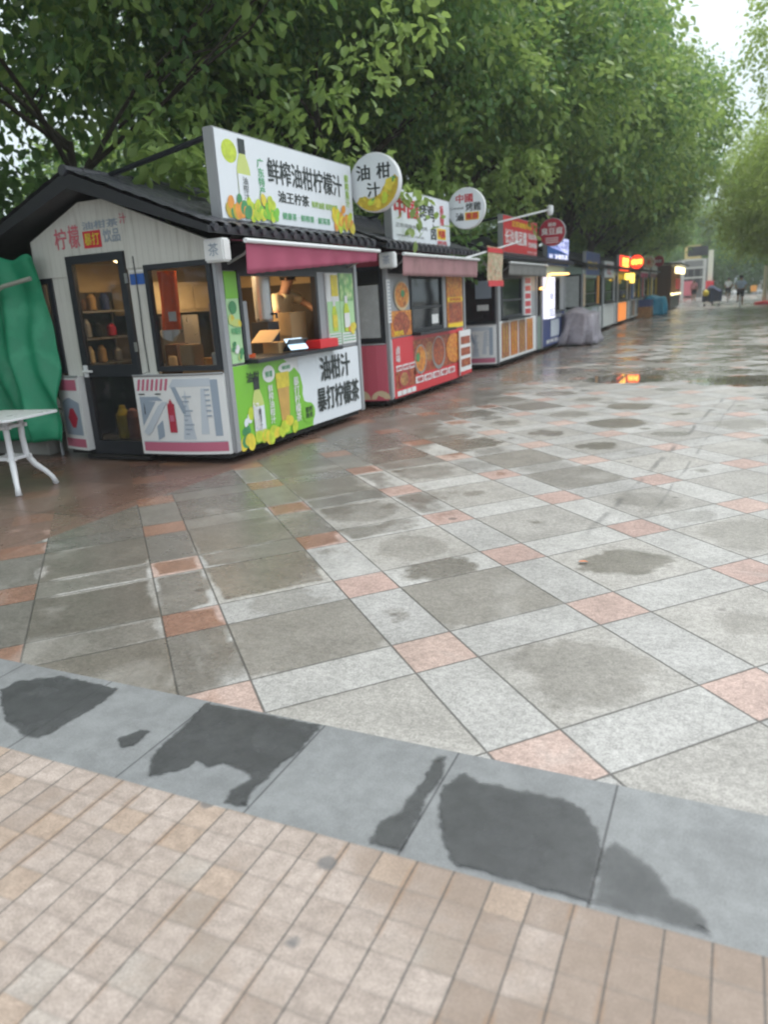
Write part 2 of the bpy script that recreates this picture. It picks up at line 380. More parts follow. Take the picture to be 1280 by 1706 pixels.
# ------------------------------------------------------------------ ground
def granite_speckle(t, P):
    f = t.noise(P, 120, 3, 0.75); g = t.noise(P, 38, 4, 0.65)
    return f, g
def paving_material():
    t = NT('granite plaza paving'); X, Y, Z = t.pos(); P = t.P
    # lattice at 45 degrees to the row, period 0.9 m
    a, b, c, d = 0.6700, 0.6223, 0.6093, -0.6201   # s = a i + b j ; o = c i + d j
    det = a*d - b*c
    s = Y + 3.2058; o = X - 3.2785
    I = s*(d/det) + o*(-b/det); J = s*(-c/det) + o*(a/det)
    ri, rj = I.round(), J.round(); di, dj = I - ri, J - rj
    H = 0.158
    ni, nj = di.abs().lt(H), dj.abs().lt(H)
    pink = ni*nj; big = (1 - ni)*(1 - nj)
    ci = ri + (1 - ni)*di.sign()*0.5; cj = rj + (1 - nj)*dj.sign()*0.5
    rnd = t.white(t.vec(ci, cj, 0.3)); rnd2 = t.white(t.vec(ci, cj, 7.7)); rnd3 = t.white(t.vec(cj, ci, 3.1))
    ji = ((di.abs() - H).abs()); jj = ((dj.abs() - H).abs())
    wob = (t.noise(P, 14, 2) - 0.5)*0.004
    jd = ji.mn(jj) + wob
    joint = 1 - jd.ss(0.0015, 0.0085)
    # colours
    f, g = granite_speckle(t, P)
    col = t.mix(big, (0.345, 0.342, 0.332), (0.292, 0.280, 0.258))
    col = t.mix(pink, col, (0.42, 0.275, 0.235))
    col = t.mix(0.6, col, t.mix(rnd, t.mix(0.5, col, (0.2,0.2,0.2)), t.mix(0.4, col, (0.46,0.455,0.44))))
    col = t.mix(pink*rnd*0.45, col, (0.36, 0.29, 0.25)); mott = t.noise(P, 5.5, 6, 0.72); col = t.mix(0.6, col, t.mix(mott.ss(0.34, 0.66), (0.78, 0.78, 0.77), (1.14, 1.14, 1.14)), 'MULTIPLY')
    # red granite strip along the kiosks
    edge = X + (t.noise(P, 0.8, 1) - 0.5)*0.02
    red = edge.lt(0.13)
    rx = ((X*1.9)._m('FRACT') - 0.5).abs(); ry = ((Y*1.05)._m('FRACT') - 0.5).abs()
    rj_ = 1 - (0.5 - rx.mxx(ry)).ss(0.003, 0.010)
    rcol = t.mix(t.white(t.vec((X*1.9).floor(), (Y*1.05).floor(), 1.0)), (0.27, 0.175, 0.15), (0.36, 0.25, 0.215))
    col = t.mix(red, col, rcol)
    joint = joint*(1 - red) + rj_*red
    speck = t.mix(f.ss(0.40, 0.62), (0.50, 0.50, 0.50), (1.50, 1.50, 1.50))
    speck = t.mix(0.55, speck, t.mix(g.ss(0.36, 0.64), (0.68, 0.68, 0.68), (1.26, 1.26, 1.26)))
    col = t.mix(0.85, col, speck, 'MULTIPLY')
    col = t.mix(0.35, col, t.mix(t.noise(P, 1.3, 4).ss(0.3, 0.7), (0.72, 0.71, 0.69), (1.2, 1.2, 1.2)), 'MULTIPLY')
    # wetness : blobs left drying in the middle of the slabs, a broad film near the kiosks and far away
    bi, bj = I - ci, J - cj
    n1 = t.noise(P, 3.2, 4, 0.6); n2 = t.noise(P, 9, 3, 0.6); n0 = t.noise(P, 0.55, 3, 0.55)
    rad = (bi*bi + bj*bj).sqrt()
    near = 1 - X.ss(0.2, 4.6)                      # 1 at the kiosks
    far = Y.ss(1.5, 12.0)
    left = 1 - (X + Y*0.12).ss(0.9, 3.0)
    thr = rnd2*0.62 - 0.16 + near*0.26 + (n1 - 0.5)*0.42 + (n2 - 0.5)*0.16 - (1 - big)*0.22 - pink*0.3
    blob = (thr - rad).ss(-0.02, 0.06)*(rnd3*0.60 + 0.40)
    film = (n0*0.8 + n1*0.35 + left*0.54 + far*0.36 - 0.84 + (n2 - 0.5)*0.16 + (rnd3 - 0.5)*0.22 - (1 - jd.ss(0.0, 0.075))*t.noise(P, 0.9, 3).ss(0.42, 0.60)*0.26).ss(-0.05, 0.11)
    pud = ((X - 4.9)*(X - 4.9)*0.55 + (Y - 6.5)*(Y - 6.5)*1.6).sqrt()
    puddle = (0.95 + (n1 - 0.5)*0.9 - pud).ss(0.0, 0.12)
    pud2 = ((X - 2.6)*(X - 2.6)*0.12 + (Y - 7.6)*(Y - 7.6)*0.5).sqrt()
    puddle2 = (1.0 + (n1 - 0.5)*1.3 - pud2).ss(0.0, 0.25)*n2.ss(0.36, 0.5)
    pud3 = ((X - 2.75)*(X - 2.75)*0.9 + (Y - 7.0)*(Y - 7.0)*0.8).sqrt(); puddle3 = (0.62 + (n1 - 0.5)*0.5 - pud3).ss(0.0, 0.10)
    puddle = puddle.mxx(puddle3)
    wet = blob.mxx(film).mxx(puddle).mxx(puddle2*0.8).mxx(red*n1.ss(0.34, 0.44))
    wetc = t.mix(1.0, col, t.mix(pink, (0.50, 0.475, 0.44), (0.62, 0.50, 0.42)), 'MULTIPLY')
    col = t.mix(wet, col, wetc)
    # joints, scuffs, tyre streaks
    col = t.mix(joint*0.85, col, (0.055, 0.052, 0.048))
    q = (Y - 1.55)*0.42 + (X - 4.28)*(-0.907)*-1.0
    ln = ((X - 3.62) - (Y + 1.3)*0.105 + (t.noise(P, 1.1, 2) - 0.5)*0.12).abs().mn(((X - 3.9) - (Y + 1.3)*0.085 + (t.noise(P, 1.4, 2) - 0.5)*0.1).abs() + 0.012)
    streak = (1 - ln.ss(0.004, 0.034))*Y.ss(-2.6, -0.2)*(1 - Y.ss(4.0, 5.4))*t.noise(P, 2.6, 3).ss(0.38, 0.6)
    col = t.mix(streak*0.62, col, (0.06, 0.06, 0.06))
    dirt = t.noise(P, 2.1, 8, 0.72).ss(0.60, 0.74)*t.noise(P, 11, 4).ss(0.45, 0.6); col = t.mix(dirt*0.55, col, (0.11, 0.105, 0.095))
    light = t.noise(P, 1.6, 6, 0.6, 0.6).ss(0.56, 0.72)*(1 - red); col = t.mix(light*0.22, col, (0.50, 0.49, 0.47))
    spot = t.voro(P, 1.6); col = t.mix((1 - spot.ss(0.035, 0.06))*0.6, col, (0.07, 0.06, 0.055))
    t.setc('Base Color', col)
    film2 = puddle.mxx(far*wet*0.8).mxx(puddle2)
    rough = 0.58 - wet*(0.22 + rnd3*0.10) + (n2 - 0.5)*0.14 - film2*0.12 - puddle*0.5
    t.setc('Roughness', rough.mxx(0.03).mn(0.8))
    t.b.inputs['Specular IOR Level'].default_value = 0.55
    h = (f*0.5 + g*0.5)*(1 - film2*0.9)*(1 - puddle) - joint*1.4*(1 - puddle)
    t.bump(h, 0.32, 0.004)
    return t.m
def band_color(t, P, X, Y, wet):
    jx = (((X - 4.12)*2.0)._m('FRACT')); jd = (0.5 - (jx - 0.5).abs())
    joint = 1 - jd.ss(0.003, 0.010)
    cell = ((X - 4.12)*2.0).floor(); r = t.white(t.vec(cell, 3.0, 1.0))
    f = t.noise(P, 170, 3, 0.75); g = t.noise(P, 3.0, 5, 0.6); k = t.noise(P, 22, 3)
    base = t.mix(r*0.75 + 0.1, (0.172, 0.182, 0.188), (0.200, 0.210, 0.214))
    base = t.mix(0.6, base, t.mix(f.ss(0.36, 0.64), (0.78, 0.78, 0.78), (1.2, 1.2, 1.2)), 'MULTIPLY')
    base = t.mix(0.5, base, t.mix(g.ss(0.3, 0.7), (0.8, 0.8, 0.8), (1.15, 1.15, 1.15)), 'MULTIPLY')
    gm_ = t.noise(P, 12, 6, 0.75); base = t.mix(0.5, base, t.mix(gm_.ss(0.36, 0.64), (0.80, 0.80, 0.80), (1.12, 1.12, 1.12)), 'MULTIPLY')
    dk = t.noise(P, 1.7, 7, 0.7).ss(0.60, 0.70); base = t.mix(dk*0.35, base, (0.10, 0.105, 0.11))
    if wet: base = t.mix(1.0, base, t.mix(k, (0.30, 0.30, 0.30), (0.38, 0.38, 0.385)), 'MULTIPLY')
    else:
        sp = t.voro(P, 3.1); base = t.mix((1 - sp.ss(0.03, 0.05))*0.5, base, (0.06, 0.065, 0.07))
    base = t.mix(joint*0.8, base, (0.045, 0.047, 0.05))
    t.setc('Base Color', base); t.setc('Roughness', (k - 0.5)*0.15 + (0.42 if wet else 0.62))
    t.bump(f*0.5 - joint, 0.2, 0.003)
def band_material(wet=False):
    t = NT('wet grey granite' if wet else 'grey granite band'); X, Y, Z = t.pos(); band_color(t, t.P, X, Y, wet); return t.m
def brick_material():
    t = NT('beige brick paving'); X, Y, Z = t.pos(); P = t.P
    wx = (t.noise(P, 4, 2) - 0.5)*0.10
    U = (X - 4.294)*(1/0.1025) + wx*0.5; V = (Y + 4.375)*(1/0.1) + wx
    fu, fv = U._m('FRACT'), V._m('FRACT'); du = 0.5 - (fu - 0.5).abs(); dv = 0.5 - (fv - 0.5).abs()
    ci, cj = U.floor(), V.floor()
    r = t.white(t.vec(ci, cj, 0.0)); r2 = t.white(t.vec(ci, cj, 5.0))
    ju = 1 - (du + (t.noise(P, 40, 2) - 0.5)*0.03).ss(0.010, 0.040); jv = 1 - (dv + (t.noise(P, 30, 2) - 0.5)*0.08).ss(0.015, 0.085)
    f = t.noise(P, 150, 3, 0.75); g = t.noise(P, 2.2, 5, 0.6); k = t.noise(P, 26, 3)
    base = t.mix(r, (0.312, 0.262, 0.230), (0.372, 0.318, 0.284))
    base = t.mix(r2.gt(0.95)*0.45, base, (0.40, 0.38, 0.35))
    base = t.mix(r2.lt(0.10)*0.5, base, (0.33, 0.24, 0.17))
    base = t.mix(0.7, base, t.mix(f.ss(0.34, 0.66), (0.70, 0.70, 0.70), (1.26, 1.26, 1.26)), 'MULTIPLY')
    base = t.mix(0.7, base, t.mix(k.ss(0.3, 0.7), (0.76, 0.75, 0.74), (1.14, 1.14, 1.14)), 'MULTIPLY')
    big_ = t.noise(P, 7.0, 5, 0.7); base = t.mix(big_.ss(0.52, 0.72)*0.35, base, (0.24, 0.20, 0.165)); gr = t.noise(P, 90, 4, 0.8); base = t.mix(gr.ss(0.58, 0.70)*0.45, base, (0.17, 0.145, 0.125))
    # brown staining to the right and along joints
    st = (g*1.0 + X.ss(3.0, 4.6)*0.30 + r2*0.20 + k*0.2 - 0.74).ss(0.0, 0.22)
    base = t.mix(st*0.62, base, (0.185, 0.135, 0.100))
    near_j = (1 - du.ss(0.02, 0.16))*t.noise(P, 3.7, 3).ss(0.50, 0.62)
    base = t.mix(near_j*0.5, base, (0.24, 0.14, 0.075))
    base = t.mix(jv*(t.noise(P, 5.0, 2).ss(0.25, 0.6)*0.30 + 0.10), base, (0.165, 0.143, 0.125)); base = t.mix(ju*0.88, base, (0.085, 0.078, 0.072))
    sp = t.voro(P, 3.4); base = t.mix((1 - (sp + (k - 0.5)*0.06).ss(0.06, 0.11))*0.72, base, (0.10, 0.105, 0.11))
    t.setc('Base Color', base); t.setc('Roughness', (k - 0.5)*0.2 + 0.68)
    t.bump(f*0.4 + k*0.3 - ju*0.9 - jv*0.4, 0.35, 0.004)
    return t.m
M['paving'] = paving_material(); M['band'] = band_material(); M['band_wet'] = band_material(True); M['brick'] = brick_material()
def sheet(name, x0, x1, y0, y1, z, m):
    mb = MB(); mb.add([(x0,y0,z),(x1,y0,z),(x1,y1,z),(x0,y1,z)], [(0,1,2,3)]); o = mb.build(name, m); return tag(o, kind='structure')
YB0, YB1 = -4.372, -3.868
M['soil'] = mat('dark soil', (0.07, 0.06, 0.045), 0.9, var=0.4, scale=3)
sheet('ground', -400, 400, -100, 700, -0.03, 'soil')
sheet('plaza_paving', -3.2, 60, YB1, 130, 0.0, 'paving')
sheet('granite_band', -3.2, 60, YB0, YB1, 0.0, 'band')
sheet('brick_paving', -12, 60, -30, YB0, 0.0, 'brick')
# stains of water left on the granite band: traced outlines on the ground
def unproj(px, py):
    cam = SC.camera.matrix_world; f = 1248.5
    d = cam.to_3x3() @ Vector(((px-640)/f, -(py-853)/f, -1)); o = cam.translation
    k = -o.z/d.z; return (o.x + d.x*k, o.y + d.y*k)
def rough_outline(pts, amp, seg=0.02):
    out = []
    for i in range(len(pts)):
        a = Vector(pts[i]); b = Vector(pts[(i+1) % len(pts)]); n = max(1, int((b-a).length/seg)); nn = Vector((-(b-a).y, (b-a).x)).normalized()
        for k in range(n):
            p = a + (b-a)*k/n; j = amp*(math.sin(p.x*61 + p.y*37) + 0.7*math.sin(p.x*143 - p.y*91) + 0.5*math.sin(p.x*17+p.y*190))*0.5
            out.append(p + nn*j)
    return out
STAINS = [
 [(0,1150),(30,1135),(100,1127),(195,1148),(172,1170),(140,1188),(105,1210),(62,1232),(40,1225),(8,1200)],
 [(345,1172),(535,1207),(505,1247),(470,1272),(440,1300),(420,1320),(410,1346),(374,1338),(384,1318),(418,1298),(408,1284),(372,1272),(350,1279),(328,1268),(300,1284),(247,1294),(252,1262)],
 [(197,1232),(232,1217),(247,1220),(222,1244),(205,1247)],
 [(729,1263),(744,1263),(738,1290),(712,1330),(672,1418),(615,1408),(628,1378),(668,1352),(700,1310)],
 [(740,1312),(772,1292),(800,1306),(860,1318),(930,1330),(975,1352),(1000,1392),(1002,1424),(988,1504),(860,1470),(755,1440),(738,1400),(733,1350)],
 [(1012,1412),(1024,1404),(1060,1432),(1092,1452),(1120,1492),(1165,1520),(1186,1560),(990,1507),(1000,1450)],
]
def soft_wet(name):
    t = NT(name); X, Y, Z = t.pos(); band_color(t, t.P, X, Y, True)
    a = t.t.nodes.new('ShaderNodeAttribute'); a.attribute_name = 'soft'; a = S(t.t, a.outputs['Fac'])
    n = t.noise(t.P, 30, 5, 0.7); m_ = t.noise(t.P, 4.5, 5, 0.65)
    e = (a*1.1 + (n - 0.5)*0.8 - 0.34).ss(0.0, 0.55)
    t.setc('Alpha', e*(m_.ss(0.32, 0.62)*0.34 + 0.60)*(1 - X.gt(4.125)*0.42)); return t.m
M['band_wet'] = soft_wet('damp patch on grey granite')
for si, st in enumerate(STAINS):
    ptsw = [unproj(*q) for q in st]; ol = rough_outline(ptsw, 0.007, 0.012); n = len(ol)
    area = sum(ol[i].x*ol[(i+1) % n].y - ol[(i+1) % n].x*ol[i].y for i in range(n)); sg_ = 1 if area > 0 else -1
    inner = []; outer = []
    for i in range(n):
        d = (ol[(i+2) % n] - ol[i-2]).normalized(); nn = Vector((-d.y, d.x))*sg_
        inner.append(ol[i] + nn*0.016); outer.append(ol[i] - nn*0.020)
    cl = lambda q: (q.x, min(max(q.y, YB0+0.001), YB1-0.001), 0.0022 + 0.0009*si)
    bm = bmesh.new(); vi = [bm.verts.new(cl(q)) for q in inner]; vo = [bm.verts.new(cl(q)) for q in outer]
    es = [bm.edges.new((vi[i], vi[(i+1) % n])) for i in range(n)]
    bmesh.ops.triangle_fill(bm, use_beauty=True, edges=es)
    for i in range(n): bm.faces.new((vi[i], vi[(i+1) % n], vo[(i+1) % n], vo[i]))
    for f_ in bm.faces:
        if f_.normal.z < 0: f_.normal_flip()
    bm.verts.index_update(); bm.normal_update()
    for f_ in bm.faces:
        if f_.normal.z < 0: f_.normal_flip()
    me = bpy.data.meshes.new('water_patch'); bm.to_mesh(me); bm.free(); me.materials.append(M['band_wet'])
    at = me.attributes.new('soft', 'FLOAT', 'POINT'); at.data.foreach_set('value', [1.0]*n + [0.0]*n)
    o = bpy.data.objects.new('water_patch', me); COL.objects.link(o); tag(o, kind='structure')

# ------------------------------------------------------------------ kiosk
ROOF = dict(front=(0.17, 2.14), ridge=(-1.38, 2.74), back=(-2.92, 2.14))
def roof_parts(root, L, y0=-0.27, y1=None, mroof='roof'):
    y1 = L + 0.27 if y1 is None else y1
    mb = MB()
    for (ex, ez) in (ROOF['front'], ROOF['back']):
        rx, rz = ROOF['ridge']; n = int((y1-y0)/0.03); ns = 24
        def fn(u, v, ex=ex, ez=ez):
            y = y0 + (y1-y0)*u; t = v
            h = 0.022*abs(math.sin(math.pi*y/0.19))**0.7 + 0.018*(1 - (v*7 % 1.0))*0.8
            return (rx + (ex-rx)*t, y, rz + (ez-rz)*t + h + 0.02)
        mb.grid(fn, n, ns)
    n = int((y1-y0)/0.19); fx, fz = ROOF['front']
    for i in range(n+1): mb.tube([(fx-0.02, y0+0.02+0.19*i+0.07, fz+0.012), (fx+0.028, y0+0.02+0.19*i+0.07, fz)], 0.036, 8)
    mb.build('roof', mroof, root)
    # deck below the tiles, closing the gable end
    mb = MB(); fx, fz = ROOF['front']; rx, rz = ROOF['ridge']; bx, bz = ROOF['back']; th = 0.085
    ya, yb = y0+0.004, y1-0.004
    prof = [(fx, fz+0.015), (rx, rz+0.015), (bx, bz+0.015), (bx, bz-th+0.04), (rx, rz-th-0.04), (fx, fz-th+0.04)]
    mb.add([(x, ya, z) for x, z in prof] + [(x, yb, z) for x, z in prof],
           [(0,1,4,5), (1,2,3,4), (11,10,7,6), (10,9,8,7), (0,6,7,1), (1,7,8,2), (2,8,9,3), (3,9,10,4), (4,10,11,5), (5,11,6,0)])
    mb.build('roof_deck', 'roof_trim', root)
    mb = MB(); mb.tube([(rx, y0-0.02, rz+0.03), (rx, y1+0.02, rz+0.03)], 0.045, 10)
    for i in range(int((y1-y0)/0.22)+1): mb.tube([(rx, y0+0.22*i-0.012, rz+0.03), (rx, y0+0.22*i+0.012, rz+0.03)], 0.052, 10)
    mb.build('ridge_cap', mroof, root, smooth=False)
def gable_x(z, side):   # inner x of the roof underside at height z
    fx, fz = ROOF['front']; rx, rz = ROOF['ridge']; bx, bz = ROOF['back']
    zz = z + 0.09
    return (rx + (fx-rx)*(rz-zz)/(rz-fz)) if side > 0 else (rx + (bx-rx)*(rz-zz)/(rz-bz))
D = 2.22
def bow(q):             # bulge of the lower end panels
    return 0.14*(1 - abs(2*q/D - 1)**3.2)

def kiosk(Y0, L, label, group='food kiosks standing in a row', wall='white_clad', lower='white', inner='warm_wall', trim='dark_metal',
          front_open=(0.32, 1.82), far_poster=True, shutter=False, awn='maroon', awn_drop=(0.26, 0.08), glass='glass', detail=2, door=True, panel='white', closed=False, awn_out=0.32):
    root = empty('food_kiosk', (0, Y0, 0)); tag(root, label, 'kiosk', group)
    zc = 0.93                                         # counter height
    # --- walls
    mb = MB()
    mb.box(-D, -D+0.05, 0.05, L-0.05, 0.14, 2.1)      # back
    mb.box(-D, -0.03, L-0.05, L, 0.14, 2.05)          # far end
    mb.add([(-D, L-0.05, 2.05), (-0.03, L-0.05, 2.05), (gable_x(2.56, 1), L-0.05, 2.50), (gable_x(2.56, -1), L-0.05, 2.50),
            (-D, L, 2.05), (-0.03, L, 2.05), (gable_x(2.56, 1), L, 2.50), (gable_x(2.56, -1), L, 2.50)], [(0,1,2,3),(4,5,6,7),(1,5,6,2),(2,6,7,3),(3,7,4,0)])
    # near end: gable piece above door/window, strips between
    gp = [(-0.02, 1.88), (-0.02, 2.06), (gable_x(2.06, 1)*0-0.02, 2.06), (-1.22, 2.53), (-1.53, 2.53), (-2.25, 2.22), (-2.25, 1.86), (-1.80, 1.86), (-1.80, 2.05), (-1.03, 2.05), (-1.03, 1.88)] if door else \
         [(-0.02, 1.88), (-0.02, 2.06), (-0.02, 2.061), (-1.22, 2.53), (-1.53, 2.53), (-2.25, 2.22), (-2.25, 1.88)]
    n = len(gp)
    mb.add([(x, -0.012, z) for x, z in gp] + [(x, 0.04, z) for x, z in gp], [tuple(range(n)), tuple(range(2*n-1, n-1, -1))] + [(i, i+n, (i+1) % n + n, (i+1) % n) for i in range(n)])
    mb.box(-1.03, -0.82, 0, 0.045, 0.14, 1.88)
    if door: mb.box(-2.04, -1.80, 0, 0.045, 0.14, 1.86)
    else: mb.box(-2.2, -0.83, 0.002, 0.043, 0.14, 1.88)
    wo = mb.build('wall', wall, root)
    # --- floor, ceiling
    mb = MB(); mb.box(-D+0.02, -0.02, 0.02, L-0.02, 0.12, 0.16); mb.build('floor', 'grey_metal', root)
    mb = MB(); mb.box(-D+0.06, -0.06, 0.06, L-0.06, 2.02, 2.05); mb.build('ceiling', inner, root)
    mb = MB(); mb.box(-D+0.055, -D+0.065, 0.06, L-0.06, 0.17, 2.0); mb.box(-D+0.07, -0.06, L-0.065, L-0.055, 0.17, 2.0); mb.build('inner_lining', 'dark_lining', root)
    mb = MB(); mb.box(-D+0.066, -D+0.076, 0.06, L-0.06, 1.72, 2.01); mb.box(-D+0.08, -0.06, L-0.076, L-0.066, 1.72, 2.01); mb.build('upper_lining', inner, root)  # warm upper band painted as lamplight near the ceiling
    # --- base with wheels
    mb = MB(); mb.box(-D+0.08, -0.06, -0.02, L-0.06, 0.05, 0.115); mb.build('base_frame', 'black', root)
    for yy in (0.55, L-0.55):
        for xx in (-0.22, -D+0.3):
            mb = MB(); mb.lathe((xx, yy, 0.10), [(0.04,-0.045),(0.09,-0.045),(0.10,-0.03),(0.10,0.03),(0.09,0.045),(0.04,0.045)], 16, 'x'); mb.build('wheel', 'black', root, smooth=False)
    if detail == 2:
        mb = MB()
        for zz in (0.2, 0.6, 1.0, 1.4, 1.8): mb.lathe((0.016, 0.045, zz), [(0.010, 0), (0.008, 0.004)], 8, 'x')
        for zz in (0.35, 1.1, 1.75): mb.box(-1.045, -1.015, -0.045, -0.034, zz, zz+0.09)
        mb.build('hinge', 'steel', root)
        mb = MB(); mb.tube([(-0.93, -0.016, 1.99), (-0.925, -0.018, 1.60), (-0.935, -0.018, 1.20), (-0.925, -0.018, 0.90), (-0.93, -0.13, 0.885), (-0.925, -0.155, 0.5)], 0.006, 5); mb.build('cable', 'dark_metal', root)
    # --- corner posts
    for (xx, yy) in ((-0.045, 0.0), (-0.045, L-0.09)):
        mb = MB(); mb.box(xx, xx+0.06, yy, yy+0.09, 0.10, 2.05); mb.build('corner_post', 'grey_metal', root, bevel=0.012)
    # --- side windows
    def window(q0, q1, z0, z1, gl=glass, name='side_window'):
        f = MB(); t = 0.05
        for b in ((q0, q1, z0, z0+t), (q0, q1, z1-t, z1), (q0, q0+t, z0+t, z1-t), (q1-t, q1, z0+t, z1-t)): f.box(-b[1], -b[0], -0.022, 0.035, b[2], b[3])
        fo = f.build(name, trim, root)
        g = MB(); g.box(-q1+t, -q0-t, 0.004, 0.010, z0+t, z1-t); g.build('pane', gl, fo); return fo
    window(0.04, 0.82, 0.90, 1.90)
    if door: window(2.04, 2.22, 0.90, 1.86)
    # --- lower bowed end panels
    def bend(q0, z0):
        return lambda u, v, k=0: (-(q0-u), -bow(q0-u) - 0.0035*k - 0.01, z0+v)
    spans = [(0.03, 1.02), (1.80, 2.22)] if door else [(0.03, 2.22)]
    for (q0, q1) in spans:
        mb = MB(); zt = 0.875
        N = 16
        mb.grid(lambda u, v: (-(q0+(q1-q0)*u), -bow(q0+(q1-q0)*u)-0.01, 0.10+(zt-0.10)*v), N, 1)
        o = len(mb.v)
        for i in range(N+1): q = q0+(q1-q0)*i/N; mb.v.append((-q, 0.0, zt))
        for i in range(N): mb.f.append((i*2+1, (i+1)*2+1, o+i+1, o+i)); mb.mi.append(0)
        mb.add([(-q0, -bow(q0)-0.01, 0.10), (-q0, 0, 0.10), (-q0, 0, zt), (-q0, -bow(q0)-0.01, zt)], [(0,1,2,3)])
        mb.add([(-q1, -bow(q1)-0.01, 0.10), (-q1, 0, 0.10), (-q1, 0, zt), (-q1, -bow(q1)-0.01, zt)], [(0,1,2,3)])
        po = mb.build('lower_panel', lower, root)
        # trim rail on top
        r = MB(); r.tube([(-(q0+(q1-q0)*i/12), -bow(q0+(q1-q0)*i/12)-0.012, zt) for i in range(13)], 0.012, 6); r.build('panel_rail', 'grey_metal', po)
        if lower == 'white' and detail:
            d = MB(); W = q1-q0; mats = ['rose_print', 'slate_print', 'pale_print', 'crimson_print', 'ink']
            def pq(pts, k, mi, d=d, q1=q1):          # polygon on the bowed skin, finely cut so it follows the curve
                us = [p[0] for p in pts]; n = max(2, int((max(us)-min(us))/0.05)); bf = bend(q1, 0.10); a0, a1 = min(us), max(us)
                d.cm = mi
                def span(u):
                    zs = []
                    for i in range(len(pts)):
                        (ua, va), (ub, vb) = pts[i], pts[(i+1) % len(pts)]
                        if abs(ub-ua) < 1e-9:
                            if abs(u-ua) < 1e-6: zs += [va, vb]
                            continue
                        tt = (u-ua)/(ub-ua)
                        if -1e-6 <= tt <= 1+1e-6: zs.append(va+(vb-va)*tt)
                    return (min(zs), max(zs)) if zs else (0, 0)
                prev = None
                for i in range(n+1):
                    u = a0+(a1-a0)*i/n; lo, hi = span(u); cur = (bf(u, lo, k), bf(u, hi, k))
                    if prev: d.add([prev[0], cur[0], cur[1], prev[1]], [(0,1,2,3)])
                    prev = cur
            H = 0.775
            pq([(0.03, 0.03), (W-0.02, 0.03), (W-0.02, 0.12), (0.03, 0.12)], 1, 0)
            if W > 0.5:
                for i in range(7): x = 0.03+0.055*i; pq([(x, 0.63), (x+0.035, 0.63), (x+0.06, 0.74), (x+0.025, 0.74)], 1, 0)
                pq([(0.42, 0.66), (0.86, 0.66), (0.86, 0.735), (0.46, 0.735)], 1, 2)
                pq([(0.05, 0.28), (0.24, 0.52), (0.05, 0.54)], 1, 1); pq([(0.05, 0.22), (0.30, 0.52), (0.38, 0.52), (0.12, 0.18)], 2, 2)
                pq([(0.05, 0.53), (0.33, 0.53), (0.30, 0.57), (0.05, 0.57)], 1, 1)
                pq([(0.44, 0.66), (0.50, 0.66), (0.60, 0.40), (0.54, 0.40)], 1, 1); pq([(0.52, 0.15), (0.66, 0.15), (0.62, 0.62), (0.54, 0.66)], 1, 2)
                pq([(0.72, 0.2), (0.80, 0.2), (0.80, 0.64), (0.76, 0.64)], 1, 2); pq([(0.86, 0.18), (0.93, 0.18), (0.93, 0.72), (0.86, 0.72)], 1, 1)
                pq([(0.22, 0.14), (0.30, 0.18), (0.30, 0.34), (0.22, 0.28)], 1, 1)
                pq([(0.38, 0.22), (0.46, 0.22), (0.46, 0.50), (0.38, 0.50)], 3, 3); pq([(0.395, 0.50), (0.445, 0.50), (0.435, 0.55), (0.405, 0.55)], 3, 3); pq([(0.395, 0.33), (0.445, 0.33), (0.445, 0.39), (0.395, 0.39)], 4, 0)
                for q in range(9): pq([(0.56, 0.20+0.045*q), (0.60+0.03*(q % 3), 0.20+0.045*q), (0.60+0.03*(q % 3), 0.212+0.045*q), (0.56, 0.212+0.045*q)], 4, 1)
                for q in range(6): pq([(0.80, 0.62-0.05*q), (0.85, 0.62-0.05*q), (0.85, 0.635-0.05*q), (0.80, 0.635-0.05*q)], 4, 1)
                pq([(0.0, 0.765), (W, 0.765), (W, 0.772), (0.0, 0.772)], 2, 4); pq([(0.03, 0.125), (W-0.02, 0.125), (W-0.02, 0.13), (0.03, 0.13)], 2, 1)
                for xx in (0.05, 0.25): pq([(xx, 0.59), (xx+0.07, 0.59), (xx+0.07, 0.602), (xx, 0.602)], 2, 4)
            else:
                pq([(0.05, 0.63), (0.38, 0.63), (0.38, 0.74), (0.05, 0.74)], 1, 0)
                pq([(0.06, 0.16), (0.38, 0.16), (0.38, 0.50), (0.20, 0.56), (0.06, 0.50)], 1, 1)
                pq([(0.17, 0.26), (0.24, 0.22), (0.31, 0.26), (0.33, 0.34), (0.31, 0.42), (0.24, 0.46), (0.17, 0.42), (0.15, 0.34)], 2, 3)
            d.build('panel_print', mats, po)
        elif lower == 'pink_wall':
            d = MB(); bf = bend(q1, 0.10)
            for k, (uu, rr) in enumerate([(q1-0.13, 0.13), (q1-0.42, 0.15), (q1-0.72, 0.13), (q1-1.0, 0.14), (q1-1.3, 0.13)]):
                n = 14; d.add([bf(uu + rr*math.cos(math.pi*i/n), 0.02 + rr*0.9*math.sin(math.pi*i/n), 1+k*0.3) for i in range(n+1)], [tuple(range(n+1))])
            d.build('panel_print', 'cream', po)
    # --- front: banner panel, counter, opening
    a, b = front_open
    mb = MB(); mb.box(-0.05, 0.0, 0.09, L-0.09, 0.12, zc-0.01); fp = mb.build('counter_front', panel, root, bevel=0.006)
    mb = MB(); mb.box(-0.35, 0.13, a-0.02, b+0.35, zc-0.005, zc+0.035); mb.build('counter', trim, root, bevel=0.008)
    # header
    mb = MB(); mb.box(-0.05, 0.0, 0.09, L-0.09, 1.80, 2.05); mb.build('header', trim if wall != 'mint' else 'mint', root)
    # frame round the opening
    f = MB()
    for bb in ((a-0.05, a, zc+0.04, 1.80), (b, b+0.05, zc+0.04, 1.80), (a, b, 1.75, 1.80)): f.box(-0.05, 0.012, *bb[:2], *bb[2:])
